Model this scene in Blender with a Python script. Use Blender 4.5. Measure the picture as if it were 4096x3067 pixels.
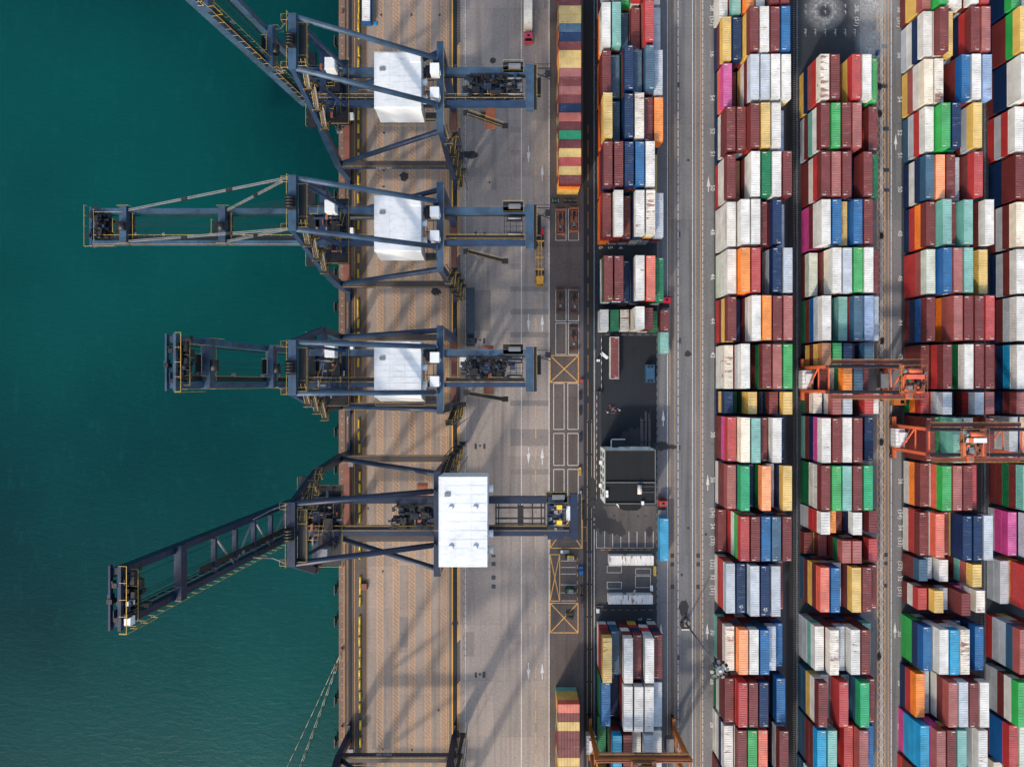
import bpy, bmesh, math, random
import numpy as np
from mathutils import Vector, Matrix
random.seed(7)
SC = bpy.context.scene
for o in list(bpy.data.objects): bpy.data.objects.remove(o)
COL = SC.collection
# ---------------------------------------------------------------- camera
H = 200.0                      # flying height
cam_d = bpy.data.cameras.new('camera'); cam = bpy.data.objects.new('camera', cam_d); COL.objects.link(cam)
cam.location = (0, 0, H); cam.rotation_euler = (0, 0, 0)
cam_d.sensor_width = 36; cam_d.lens = 24.0; cam_d.clip_start = 1; cam_d.clip_end = 3000
SC.camera = cam
SC.render.resolution_x = 1024; SC.render.resolution_y = 766
# ---------------------------------------------------------------- light
SUN_EL = math.radians(36); SX, SY = 0.47, 0.883       # direction the shadows fall on the ground
w = bpy.data.worlds.new('World'); SC.world = w; w.use_nodes = True
nt = w.node_tree; bg = nt.nodes['Background']; sky = nt.nodes.new('ShaderNodeTexSky')
sky.sky_type = 'NISHITA'; sky.sun_disc = False; sky.sun_elevation = SUN_EL
sky.sun_rotation = math.atan2(-SX, -SY) % (2*math.pi)
sky.air_density = 1.3; sky.dust_density = 3.5; sky.ozone_density = 1.2
nt.links.new(sky.outputs[0], bg.inputs[0]); bg.inputs[1].default_value = 0.15
sd = bpy.data.lights.new('sun', 'SUN'); sd.energy = 1.6; sd.angle = math.radians(2.8); sd.color = (1.0, 0.85, 0.70)
so = bpy.data.objects.new('sun', sd); COL.objects.link(so)
d = Vector((SX*math.cos(SUN_EL), SY*math.cos(SUN_EL), -math.sin(SUN_EL)))
so.rotation_euler = d.to_track_quat('-Z', 'Y').to_euler()
SC.view_settings.view_transform = 'Standard'; SC.view_settings.look = 'None'; SC.view_settings.gamma = 1
SC.view_settings.exposure = 0.8
# ---------------------------------------------------------------- helpers
def W(sx, sy, h=0.0):
    "point of the yard (metres) seen at source pixel sx, sy when it is h metres above the ground"
    k = (H-h)/2731.0
    return ((sx-2048)*k, (1533.5-sy)*k)
def lin(c):
    return tuple(((v/255)/12.92 if v/255 <= .04045 else ((v/255+.055)/1.055)**2.4) for v in c) + (1,)
def tag(o, label=None, cat=None, group=None, kind=None):
    if label: o['label'] = label
    if cat: o['category'] = cat
    if group: o['group'] = group
    if kind: o['kind'] = kind
    return o
def empty(name, loc=(0, 0, 0), rz=0):
    o = bpy.data.objects.new(name, None); COL.objects.link(o); o.location = loc; o.rotation_euler = (0, 0, rz)
    o.empty_display_size = .5
    return o
def ordw(n):
    L = ['zeroth','first','second','third','fourth','fifth','sixth','seventh','eighth','ninth','tenth','eleventh','twelfth','thirteenth','fourteenth','fifteenth','sixteenth','seventeenth','eighteenth','nineteenth','twentieth']
    return L[n] if n < len(L) else ('twenty-' + L[n-20])
class MB:
    def __init__(s): s.v = []; s.f = []; s.m = []; s.mats = []; s.sm = []; s.br = []
    def mi(s, m):
        if m not in s.mats: s.mats.append(m)
        return s.mats.index(m)
    def face(s, pts, m, smooth=False):
        b = len(s.v); s.v += [tuple(p) for p in pts]; s.f.append(tuple(range(b, b+len(pts)))); s.m.append(s.mi(m)); s.sm.append(smooth)
    def hexa(s, P, m):
        b = len(s.v); s.v += [tuple(p) for p in P]; k = s.mi(m)
        for q in ((0,3,2,1),(4,5,6,7),(0,1,5,4),(1,2,6,5),(2,3,7,6),(3,0,4,7)):
            s.f.append(tuple(b+i for i in q)); s.m.append(k); s.sm.append(False)
    def box(s, x0, x1, y0, y1, z0, z1, m):
        s.hexa([(x0,y0,z0),(x1,y0,z0),(x1,y1,z0),(x0,y1,z0),(x0,y0,z1),(x1,y0,z1),(x1,y1,z1),(x0,y1,z1)], m)
    def beam(s, p, q, wd, ht, m, w2=None, h2=None):
        p = Vector(p); q = Vector(q); d = (q-p).normalized()
        a = d.cross(Vector((0,0,1)))
        if a.length < 1e-4: a = Vector((1,0,0))
        a.normalize(); u = a.cross(d).normalized()
        w2 = wd if w2 is None else w2; h2 = ht if h2 is None else h2
        P = []
        for c, ww, hh in ((p, wd, ht), (q, w2, h2)):
            P += [c-a*ww/2-u*hh/2, c+a*ww/2-u*hh/2, c+a*ww/2+u*hh/2, c-a*ww/2+u*hh/2]
        s.hexa(P, m)
    def tube(s, p, q, r, m, seg=10, r2=None, cap=True):
        p = Vector(p); q = Vector(q); d = (q-p).normalized()
        a = d.cross(Vector((0,0,1)))
        if a.length < 1e-4: a = Vector((1,0,0))
        a.normalize(); u = a.cross(d).normalized(); r2 = r if r2 is None else r2
        b = len(s.v); k = s.mi(m)
        for c, rr in ((p, r), (q, r2)):
            for i in range(seg):
                t = 2*math.pi*i/seg; s.v.append(tuple(c + a*rr*math.cos(t) + u*rr*math.sin(t)))
        for i in range(seg):
            j = (i+1) % seg; s.f.append((b+i, b+j, b+seg+j, b+seg+i)); s.m.append(k); s.sm.append(True)
        if cap:
            s.f.append(tuple(b+i for i in range(seg))[::-1]); s.m.append(k); s.sm.append(False)
            s.f.append(tuple(b+seg+i for i in range(seg))); s.m.append(k); s.sm.append(False)
    def rail(s, pts, m, h=1.1, step=2.2, r=.045, mid=False):
        s.br.append(len(s.f))
        for a, b in zip(pts[:-1], pts[1:]):
            a = Vector(a); b = Vector(b); L = (b-a).length; up = Vector((0,0,h)); r *= .6
            s.beam(a+up, b+up, r*2, r*2, m)
            if mid: s.beam(a+up*.5, b+up*.5, r*1.4, r*1.4, m)
            n = max(1, int(L/step))
            for i in range(n+1):
                c = a+(b-a)*i/n; s.beam(c, c+up, r*1.6, r*1.6, m)
    def flat(s, x0, x1, y0, y1, z, m):
        s.face([(x0,y0,z),(x1,y0,z),(x1,y1,z),(x0,y1,z)], m)
    def strip(s, p, q, wd, z, m):
        p = Vector((p[0], p[1], 0)); q = Vector((q[0], q[1], 0)); d = (q-p).normalized(); a = Vector((-d.y, d.x, 0))*wd/2
        s.face([(p-a)+Vector((0,0,z)), (q-a)+Vector((0,0,z)), (q+a)+Vector((0,0,z)), (p+a)+Vector((0,0,z))][::-1] if False else
               [(p+a)+Vector((0,0,z)), (p-a)+Vector((0,0,z)), (q-a)+Vector((0,0,z)), (q+a)+Vector((0,0,z))], m)
    def build(s, name, parent=None, loc=None):
        if name == 'handrail' and len(s.br) > 1:
            cuts = [0]+s.br[1:]+[len(s.f)]; o = None
            for a, c in zip(cuts[:-1], cuts[1:]):
                t = MB(); t.mats = s.mats; f = s.f[a:c]; lo = min(min(q) for q in f); hi = max(max(q) for q in f)+1
                t.v = s.v[lo:hi]; t.f = [tuple(i-lo for i in q) for q in f]; t.m = s.m[a:c]; t.sm = s.sm[a:c]; o = t.build(name, parent, loc)
            return o
        me = bpy.data.meshes.new(name); me.from_pydata(s.v, [], s.f)
        for m in s.mats: me.materials.append(m)
        me.polygons.foreach_set('material_index', s.m); me.polygons.foreach_set('use_smooth', s.sm); me.update()
        o = bpy.data.objects.new(name, me); COL.objects.link(o)
        if parent: o.parent = parent
        if loc: o.location = loc
        return o
# ---------------------------------------------------------------- materials
def nodes(name):
    m = bpy.data.materials.new(name); m.use_nodes = True; n = m.node_tree.nodes; l = m.node_tree.links
    return m, n, l, n['Principled BSDF']
def mth(n, l, op, a, b=None, clamp=False):
    x = n.new('ShaderNodeMath'); x.operation = op; x.use_clamp = clamp
    for i, v in enumerate((a, b)):
        if v is None: continue
        if isinstance(v, (int, float)): x.inputs[i].default_value = v
        else: l.new(v, x.inputs[i])
    return x.outputs[0]
def mixc(n, l, f, a, b, mode='MIX'):
    x = n.new('ShaderNodeMix'); x.data_type = 'RGBA'; x.blend_type = mode
    if isinstance(f, (int, float)): x.inputs[0].default_value = f
    else: l.new(f, x.inputs[0])
    for i, v in ((6, a), (7, b)):
        if isinstance(v, tuple): x.inputs[i].default_value = v
        else: l.new(v, x.inputs[i])
    return x.outputs[2]
def noise(n, l, scale, detail=4, mp=(1,1,1), rough=.6, off=(0,0,0)):
    g = n.new('ShaderNodeNewGeometry'); m = n.new('ShaderNodeMapping'); m.inputs['Scale'].default_value = mp; m.inputs['Location'].default_value = off
    l.new(g.outputs['Position'], m.inputs['Vector']); t = n.new('ShaderNodeTexNoise'); t.inputs['Scale'].default_value = scale
    t.inputs['Detail'].default_value = detail; t.inputs['Roughness'].default_value = rough
    l.new(m.outputs[0], t.inputs['Vector']); return t.outputs['Fac']
def ramp(n, l, f, lo, hi):
    x = n.new('ShaderNodeMapRange'); x.inputs['From Min'].default_value = lo; x.inputs['From Max'].default_value = hi; x.clamp = True
    l.new(f, x.inputs['Value']); return x.outputs[0]
def paint(name, rgb, rust=0.0, rough=.5, var=.12, metal=0.0, streak=(1,1,1), dirt=.25, rustc=(112,62,42), scuff=0.0):
    m, n, l, p = nodes(name); c = lin(rgb)
    f = noise(n, l, .25, 3); dk = tuple(v*(1-var*1.6) for v in c[:3])+(1,); lt = tuple(min(1, v*(1+var)) for v in c[:3])+(1,)
    cc = mixc(n, l, ramp(n, l, f, .35, .65), dk, lt)
    if dirt > 0:
        g = noise(n, l, 1.1, 8, streak, .7)
        cc = mixc(n, l, mth(n, l, 'MULTIPLY', ramp(n, l, g, .5, .78), dirt), cc, lin((62,56,50)))
    if scuff > 0:
        g = noise(n, l, .8, 6, streak, .7, (17, 5, 0)); cc = mixc(n, l, mth(n, l, 'MULTIPLY', ramp(n, l, g, .56, .74), scuff), cc, tuple(min(1, v*.5+.28) for v in c[:3])+(1,))
    if rust > 0:
        r = noise(n, l, .9, 7, streak, .68, (31, 7, 3)); big = noise(n, l, .12, 2, (1,1,1), .5, (5, 50, 9))
        rr = mth(n, l, 'ADD', r, mth(n, l, 'MULTIPLY', mth(n, l, 'SUBTRACT', big, .5), .55))
        k = .74-.26*rust
        cc = mixc(n, l, mth(n, l, 'MULTIPLY', ramp(n, l, rr, k, k+.07), .85), cc, lin(rustc))
    l.new(cc, p.inputs['Base Color']); p.inputs['Roughness'].default_value = rough; p.inputs['Metallic'].default_value = metal
    return m
def ground(name, rgb, slab=None, var=.14, spots=.35, track=.25, rough=.85, patch=None):
    m, n, l, p = nodes(name); c = lin(rgb)
    f = noise(n, l, .05, 5, (1,1,1), .6); dk = tuple(v*(1-var*1.5) for v in c[:3])+(1,); lt = tuple(min(1, v*(1+var)) for v in c[:3])+(1,)
    cc = mixc(n, l, ramp(n, l, f, .33, .67), dk, lt)
    fine = noise(n, l, 1.6, 8, (1,1,1), .75)
    cc = mixc(n, l, ramp(n, l, fine, .3, .75), mixc(n, l, .22, cc, (0,0,0,1)), mixc(n, l, .5, cc, tuple(min(1, v*1.36) for v in c[:3])+(1,)))
    if track > 0:
        t = noise(n, l, 1.0, 4, (.55, .018, 1), .55, (3, 0, 0))
        cc = mixc(n, l, mth(n, l, 'MULTIPLY', ramp(n, l, t, .5, .72), track), cc, tuple(v*.35 for v in c[:3])+(1,))
    if spots > 0:
        t = noise(n, l, .32, 7, (1,1,1), .65, (9, 4, 0))
        cc = mixc(n, l, mth(n, l, 'MULTIPLY', ramp(n, l, t, .6, .74), spots), cc, tuple(v*.3 for v in c[:3])+(1,))
        t = noise(n, l, 1.9, 3, (1,1,1), .5, (2, 6, 0))
        cc = mixc(n, l, mth(n, l, 'MULTIPLY', ramp(n, l, t, .71, .75), .7), cc, tuple(v*.22 for v in c[:3])+(1,))
    if slab:
        g = n.new('ShaderNodeNewGeometry'); mp = n.new('ShaderNodeMapping'); mp.inputs['Location'].default_value = (slab[2], slab[3], 0)
        l.new(g.outputs['Position'], mp.inputs['Vector'])
        b = n.new('ShaderNodeTexBrick'); b.offset = slab[4] if len(slab) > 4 else .5; b.inputs['Scale'].default_value = 1; b.inputs['Brick Width'].default_value = slab[0]; b.inputs['Row Height'].default_value = slab[1]
        b.inputs['Mortar Size'].default_value = .045; b.inputs['Mortar Smooth'].default_value = .3
        b.inputs['Color1'].default_value = (1,1,1,1); b.inputs['Color2'].default_value = (.80,.82,.85,1); b.inputs['Mortar'].default_value = (.66,.65,.64,1)
        l.new(mp.outputs[0], b.inputs['Vector'])
        cc = mixc(n, l, 1.0, cc, b.outputs['Color'], 'MULTIPLY')
    l.new(cc, p.inputs['Base Color']); p.inputs['Roughness'].default_value = rough; p.inputs['Specular IOR Level'].default_value = .25
    return m
def linepaint(name, rgb, wear=.35):
    m, n, l, p = nodes(name)
    t = noise(n, l, 1.5, 8, (1,1,1), .8)
    cc = mixc(n, l, mth(n, l, 'MULTIPLY', ramp(n, l, t, .48, .66), wear*1.6, True), lin(rgb), lin((84,80,78)))
    l.new(cc, p.inputs['Base Color']); p.inputs['Roughness'].default_value = .8
    return m
PAL = dict(M=(104,46,46),R=(172,54,54),P=(150,80,76),S=(208,100,80),B=(8,40,80),L=(14,86,148),U=(46,84,112),G=(168,178,188),
           W=(200,201,198),C=(220,212,194),V=(190,200,188),T=(104,166,158),K=(20,142,192),E=(46,158,78),D=(14,104,66),
           Y=(206,172,92),O=(234,130,44),A=(240,148,94),N=(170,112,74),Q=(192,72,142),H=(126,156,196),Z=(204,200,190),X=(28,30,34))
CN = dict(M='maroon',R='red',P='faded brick red',S='coral',B='navy',L='bright blue',U='slate blue',G='light grey',W='white',C='cream',V='pale sage',
          T='pale teal',K='sky blue',E='bright green',D='dark green',Y='yellow',O='orange',A='peach',N='tan',Q='pink',H='rust-flecked pale blue',Z='rust-streaked white',X='black')
RUST = dict(Z=.68,H=.55,W=.3,C=.25,G=.2,Y=.25,P=.2,N=.3,S=.15,R=.15,A=.2,T=.2)
SIDE = {}; ROOF = {}
for k, c in PAL.items():
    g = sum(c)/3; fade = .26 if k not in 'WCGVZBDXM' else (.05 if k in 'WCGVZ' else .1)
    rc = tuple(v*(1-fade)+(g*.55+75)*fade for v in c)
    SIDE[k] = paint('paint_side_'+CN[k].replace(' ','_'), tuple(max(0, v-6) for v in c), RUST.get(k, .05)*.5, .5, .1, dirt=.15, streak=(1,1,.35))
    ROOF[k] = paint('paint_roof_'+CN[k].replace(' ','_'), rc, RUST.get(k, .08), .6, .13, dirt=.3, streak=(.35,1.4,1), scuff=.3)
STEEL = paint('crane_blue_grey', (32,56,86), .05, .45, .16, dirt=.35)
STEELT = paint('weathered_blue_steel', (50,76,100), .2, .5, .25, dirt=.6, rustc=(70,66,70))
NAVY = paint('crane_navy', (8,32,60), .1, .45, .18, dirt=.35, rustc=(96,80,88))
DARKM = paint('machinery_black', (19,21,25), .1, .5, .3, dirt=.3)
PORT = paint('portal_beam_brown', (66,60,60), .2, .65, .15, dirt=.35)
REDB = paint('red_oxide_steel', (112,66,54), .3, .65, .15, dirt=.4)
YEL = paint('safety_yellow', (182,152,70), .0, .5, .08, dirt=.15)
YELB = paint('barrier_yellow', (214,180,44), .05, .6, .1, dirt=.5)
WHT = paint('white_sheet_metal', (210,216,220), .0, .45, .03, dirt=.06)
WHR = paint('white_roof_sheet', (206,213,218), .12, .5, .05, dirt=.3, streak=(.5,1.6,1), rustc=(150,140,130))
ORD = paint('gantry_red_brown', (104,56,46), .3, .6, .2, dirt=.4)
WHTR = paint('white_rusty_sheet', (206,204,200), .72, .6, .06, dirt=.3, streak=(2.2,.35,1))
GRY = paint('grey_metal', (110,114,118), .1, .5, .1)
ORG = paint('gantry_orange', (204,98,62), .12, .5, .1, dirt=.25)
ORGB = paint('gantry_brown_orange', (170,102,46), .15, .5, .12, dirt=.3)
BRN = paint('spreader_brown', (140,84,60), .4, .7, .2, dirt=.5)
BLK = paint('black_rubber', (16,17,19), 0, .8, .15, dirt=0)
GLASS = paint('dark_glass', (14,20,28), 0, .12, .05, dirt=0)
TRED = paint('cab_red', (176,36,46), 0, .35, .06, dirt=.08)
TYEL = paint('trailer_yellow', (200,148,48), .15, .55, .1, dirt=.3)
WLINE = linepaint('white_road_paint', (196,198,197), .42); YLINE = linepaint('yellow_road_paint', (206,154,82), .46)
HLINE = linepaint('worn_hatch_paint', (214,156,88), .5)
YBAND = linepaint('strong_yellow_paint', (228,166,48), .12); BLINE = linepaint('blue_road_paint', (30,62,128), .3); DLINE = linepaint('tar_black', (44,46,50), .1)
CONC = ground('apron_concrete', (152,138,126), (9.7, 12.6, 4.4, 3, 0), .12, .4, .5)
CONC2 = ground('lane_concrete', (152,142,134), (10.9, 16.4, 1.5, 5, .35), .13, .4, .5)
EDGE = ground('quay_edge_concrete', (120,98,84), (30, 3.4, 0, 0, 0), .14, .45, .5)
BACK = ground('parking_asphalt', (92,84,80), (9, 22, 2, 4, 0), .2, .45, .35)
ROAD = ground('lane_asphalt', (114,115,117), (6.2, 28, 0, 8, .5), .16, .5, .6)
YARD = ground('yard_asphalt', (52,56,61), None, .22, .4, .3)
DSTR = ground('dark_track_strip', (42,45,49), None, .2, .4, .5)
DCON = ground('stained_strip', (92,82,76), (30, 12.6, 0, 3, 0), .18, .5, .5)
# ---------------------------------------------------------------- setting: water, ground, markings
def water_mat():
    m, n, l, p = nodes('sea_water')
    a = mth(n, l, 'ADD', noise(n, l, .009, 3, (1,1,1), .5, (4, 2, 0)), mth(n, l, 'MULTIPLY', mth(n, l, 'SUBTRACT', noise(n, l, .0035, 1, (1,1,1), .5, (1.2, .4, 0)), .5), .8)); b = noise(n, l, .35, 6, (1, .35, 1), .7)
    c = mixc(n, l, ramp(n, l, a, .3, .7), (.0002, .021, .0255, 1), (.0012, .052, .052, 1))
    c = mixc(n, l, mth(n, l, 'MULTIPLY', ramp(n, l, b, .55, .8), .35), c, (.004, .075, .074, 1))
    l.new(c, p.inputs['Base Color']); p.inputs['Roughness'].default_value = .3; p.inputs['IOR'].default_value = 1.33; p.inputs['Specular IOR Level'].default_value = .11
    bp = n.new('ShaderNodeBump'); bp.inputs['Strength'].default_value = .3; bp.inputs['Distance'].default_value = .35
    g = n.new('ShaderNodeNewGeometry'); mp = n.new('ShaderNodeMapping'); mp.inputs['Rotation'].default_value = (0, 0, .45); mp.inputs['Scale'].default_value = (.5, 1.3, 1)
    l.new(g.outputs['Position'], mp.inputs['Vector']); t = n.new('ShaderNodeTexNoise'); t.inputs['Scale'].default_value = .55; t.inputs['Detail'].default_value = 7; t.inputs['Roughness'].default_value = .62; t.inputs['Distortion'].default_value = .6
    l.new(mp.outputs[0], t.inputs['Vector']); l.new(t.outputs['Fac'], bp.inputs['Height']); l.new(bp.outputs[0], p.inputs['Normal'])
    return m
def sheet(name, x0, x1, y0, y1, z, m, lab=None, nx=1):
    b = MB(); b.flat(x0, x1, y0, y1, z, m); o = b.build(name); return tag(o, kind='structure')
sheet('water', -1500, -50.2, -1500, 1500, -3.2, water_mat())
b = MB(); QX = -50.75
b.box(QX, 1500, -1500, 1500, -6, -.004, EDGE); tag(b.build('ground'), kind='structure')
def GX(sx): return (sx-2048)/13.655
def GY(sy): return (1533.5-sy)/13.655
def strips(name, sx0, sx1, z, m, y0=-400, y1=400):
    return sheet(name, GX(sx0), GX(sx1), y0, y1, z, m)
strips('quay_edge', 1355.2, 1403, .004, EDGE)
strips('stained_rail_strip', 1403, 1470, .008, DCON)
strips('quay_apron', 1470, 1842, .004, CONC)
strips('quay_lanes', 1842, 2196.5, .008, CONC2)
strips('parking_strip', 2196.5, 2333, .004, BACK)
strips('dark_lane', 2333, 2385, .008, DSTR)
strips('container_yard', 2385, 2628, .004, YARD)
strips('truck_lanes', 2628, 2857, .008, ROAD)
strips('container_yard', 2857, 3150, .004, YARD)
strips('dark_lane', 3150, 3192, .008, DSTR)
strips('container_yard', 3192, 3440, .004, YARD)
strips('truck_lanes', 3440, 3606, .008, ROAD)
strips('container_yard', 3606, 3935, .004, YARD)
strips('container_yard', 3935, 6000, .008, YARD)
sheet('yard_pavement', GX(2405), GX(2625), GY(1785), GY(1345), .010, ground('wet_dark_asphalt', (33,38,44), None, .25, .5, .2))
sheet('yard_pavement', GX(2385), GX(2628), GY(2415), GY(2022), .012, ground('worn_yard_asphalt', (82,79,78), None, .25, .55, .4))
# concrete aisle beside the second container block
sheet('rail_aisle', GX(3100), GX(3142), -400, 400, .008, ground('aisle_asphalt', (70,74,79), None, .15, .4, .4))
Z1 = .014
wl = MB(); yl = MB()
def vline(b, sx, y0, y1, wd, m, z=Z1, dash=None):
    if not dash: b.flat(GX(sx)-wd/2, GX(sx)+wd/2, GY(y1), GY(y0), z, m); return
    y = GY(y1); top = GY(y0)
    while y < top:
        b.flat(GX(sx)-wd/2, GX(sx)+wd/2, y, min(top, y+dash[0]), z, m); y += dash[0]+dash[1]
FULL = (-400, 3500)
vline(wl, 1861, *FULL, .16, WLINE, dash=(1.6, .3)); vline(wl, 2085.5, *FULL, .2, WLINE); vline(wl, 2196.5, *FULL, .24, WLINE)
for x, d_ in ((2670, None), (2712.5, (2.2, .5)), (2770, None), (2811, (1.5, .35))): vline(wl, x, *FULL, .18, WLINE, dash=d_)
vline(wl, 3565, *FULL, .2, WLINE, dash=(4, .2)); vline(wl, 3523.5, *FULL, .15, WLINE, z=.018); vline(wl, 3528.6, *FULL, .15, WLINE, z=.018)
for x in (2376, 2379): vline(wl, x, 0, 3500, .1, WLINE)
for x in (1418.5, 1468): vline(yl, x, *FULL, .1, YLINE)
vline(yl, 1854, *FULL, .1, YLINE, dash=(2, 1.2))
vline(yl, 2143, *FULL, .2, YLINE, dash=(3.4, 3.0))
for x in (2680, 2699.5, 2783, 2803): vline(yl, x, *FULL, .12, YLINE)
vline(yl, 3553, *FULL, .13, YLINE); vline(yl, 3509, *FULL, .16, YLINE); vline(yl, 3540, *FULL, .16, YLINE)
vline(yl, 1376, 1900, 3500, .13, YLINE)
for x in (2349, 2366.5): vline(yl, x, 1680, 3500, .1, YLINE, dash=(9, .5))
vline(yl, 2352, 500, 1680, .08, YLINE, dash=(5, 2))
for x in (1813,): vline(yl, x, *FULL, .75, YBAND)
vline(yl, 1793, *FULL, .1, YLINE)
# diamond truss marking along the crane track
y = -400
while y < 3500:
    for a, c in ((3509, 3540), (3540, 3509)):
        yl.strip((GX(a), GY(y)), (GX(c), GY(y+51)), .16, .010+.0005*(a > c)+.002, YLINE)
    y += 51
# hatched lanes on the apron
for x0, x1 in ((1508, 1532), (1572, 1596), (1636, 1660), (1700, 1723), (1763.5, 1786)):
    vline(yl, x0, *FULL, .13, HLINE); vline(yl, x1, *FULL, .13, HLINE)
    y = -300 + (x0*7) % 13
    while y < 3500:
        yl.strip((GX(x0), GY(y)), (GX(x1), GY(y+24)), .12, .0165, HLINE); y += 17
# black and yellow hatch beside the landside crane rail
y = -300
while y < 3500:
    yl.strip((GX(1826), GY(y+20)), (GX(1841), GY(y)), .34, .0165, YLINE if (int(y/170) % 3) else DLINE); y += 11
    wl.strip((GX(1797), GY(y)), (GX(1806), GY(y-14)), .2, .0165, DLINE)
y = -100
while y < 3300:      # short ticks on the quay edge
    wl.flat(GX(1366), GX(1371), GY(y+1.5), GY(y), Z1, WLINE); y += 31.5
# white bay boxes in the parking strip
def rect(b, x0, x1, y0, y1, wd, m, z=Z1):
    b.strip((GX(x0), GY(y0)), (GX(x1), GY(y0)), wd, z, m); b.strip((GX(x0), GY(y1)), (GX(x1), GY(y1)), wd, z, m)
    b.strip((GX(x0), GY(y0)), (GX(x0), GY(y1)), wd, z+.001, m); b.strip((GX(x1), GY(y0)), (GX(x1), GY(y1)), wd, z+.001, m)
def t1(z, base): return base+z/2.1597
for x0, x1 in ((378, 467), (487, 575)):
    for y0, y1 in ((150, 420), (845, 1115), (1134, 1405)): rect(wl, t1(x0, 2048), t1(x1, 2048), t1(y0, 767), t1(y1, 767), .14, WLINE)
for x0, x1 in ((360, 450), (482, 572)):
    for y0, y1 in ((0, 397), (432, 708), (742, 1010)): rect(wl, t1(x0, 2048), t1(x1, 2048), t1(y0, 1533), t1(y1, 1533), .16, WLINE)
def cross_box(x0, x1, y0, y1):
    rect(yl, x0, x1, y0, y1, .24, YLINE)
    yl.strip((GX(x0), GY(y0)), (GX(x1), GY(y1)), .26, Z1+.003, YLINE); yl.strip((GX(x1), GY(y0)), (GX(x0), GY(y1)), .26, Z1+.004, YLINE)
cross_box(t1(330, 2048), t1(573, 2048), t1(1415, 767), t1(1645, 767))
cross_box(t1(330, 2048), t1(605, 2048), t1(1020, 1533), t1(1422, 1533))
cross_box(t1(328, 2048), t1(412, 2048), t1(1478, 1533), t1(222, 2300))
cross_box(t1(330, 2048), t1(570, 2048), t1(240, 2300), t1(496, 2300))
# car bays
for i in range(8): wl.strip((GX(t1(730+70*i, 2048)), GY(t1(1278, 1533))), (GX(t1(730+70*i, 2048)), GY(t1(1418, 1533))), .14, Z1, WLINE)
wl.strip((GX(t1(728, 2048)), GY(t1(1420, 1533))), (GX(t1(1225, 2048)), GY(t1(1420, 1533))), .14, Z1+.001, WLINE)
for yy, bs in ((1532, 1533), (1588, 1533), (1645, 1533), (82, 2300), (152, 2300), (220, 2300)): wl.strip((GX(t1(422, 2048)), GY(t1(yy, bs))), (GX(t1(552, 2048)), GY(t1(yy, bs))), .14, Z1, WLINE)
for a in ((822, 945, 1578, 1634, 1533), (1068, 1198, 1600, 1652, 1533), (822, 945, 58, 115, 2300), (1066, 1196, 8, 105, 2300)): rect(wl, t1(a[0], 2048), t1(a[1], 2048), t1(a[2], a[4]), t1(a[3], a[4]), .14, WLINE)
# arrows
def arrow(sx, y0, y1, up):
    x = GX(sx); a, c = GY(y1), GY(y0)
    hd = 3.0
    if up: wl.flat(x-.12, x+.12, a, c-hd, Z1, WLINE); wl.face([(x-.5, c-hd, Z1), (x+.5, c-hd, Z1), (x, c, Z1)], WLINE)
    else: wl.flat(x-.12, x+.12, a+hd, c, Z1, WLINE); wl.face([(x-.5, a+hd, Z1), (x, a, Z1), (x+.5, a+hd, Z1)], WLINE)
for y in (584, 1255, 1788, 2649): arrow(2114, y, y+68, False)
for y in (658, 1257, 1790, 2650): arrow(2169, y, y+68, True)
for x, y in ((2834, 705), (2831, 1897), (2829, 2492), (3583, 537), (3580, 2487), (2653, 1640), (2644, 2492)): arrow(x, y, y+64, True)
# lettering painted on the ground
def text_mesh(body, size, ext=0.0):
    cu = bpy.data.curves.new('t', 'FONT'); cu.body = body; cu.size = size; cu.align_x = 'CENTER'; cu.align_y = 'CENTER'; cu.extrude = ext
    o = bpy.data.objects.new('t', cu); COL.objects.link(o); dg = bpy.context.evaluated_depsgraph_get(); dg.update()
    me = bpy.data.meshes.new_from_object(o.evaluated_get(dg)); bpy.data.objects.remove(o); return me
def put_text(body, size, mtx, m, name, parent=None):
    me = text_mesh(body, size); me.materials.clear(); me.materials.append(m)
    o = bpy.data.objects.new(name, me); COL.objects.link(o)
    if parent: o.parent = parent
    o.matrix_world = mtx if not parent else mtx
    return o
def ground_text(body, sx, sy, size=1.8):
    me = text_mesh(body, size)
    R_ = Matrix.Translation((GX(sx), GY(sy), Z1+.002)) @ Matrix.Rotation(-math.pi/2, 4, 'Z')
    b0 = len(wl.v); wl.v += [tuple(R_ @ v.co) for v in me.vertices]
    for p in me.polygons: wl.f.append(tuple(b0+i for i in p.vertices)); wl.m.append(wl.mi(WLINE)); wl.sm.append(False)
nums = [('58', 85, 0), ('(57)', 195, 0), ('56', 480, 0), ('54', 860, 0), ('52', 1148, 0), ('51', 1345, 0), ('50', 1637, 0), ('48', 360, 767), ('46', 748, 767), ('44', 1130, 767), ('42', 1423, 767),
        ('38', 455, 1533), ('36', 845, 1533), ('(34)', 1130, 1533), ('34', 1245, 1533), ('(33)', 1370, 1533), ('(32)', 1575, 1533), ('32', 27, 2300), ('(31)', 140, 2300), ('30', 505, 2300), ('28', 930, 2300), ('26', 1302, 2300)]
for s_, z_, b_ in nums:
    ground_text(s_, 3602-4*abs(t1(z_, b_)-1700)/1500, t1(z_, b_)); ground_text(s_, 2851-2*abs(t1(z_, b_)-1500)/1500, t1(z_, b_)-6)
for s_, x_, y_ in (('58', 766, 75), ('(57)', 768, 188)): ground_text(s_, t1(x_, 3072), t1(y_, 0))
for s_, x_ in (('6', 768), ('5', 847), ('4', 938)): ground_text(s_, t1(x_, 2048), t1(483, 767), 1.9)
for s_, x_ in (('3', 1018), ('2', 1100), ('1', 1183)): ground_text(s_, t1(x_, 2048), t1(378, 2300), 1.9)
for yy in (300, 960, 1630): ground_text('SAFETY FIRST NO.1', 1392.5, yy, 1.1)
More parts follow.
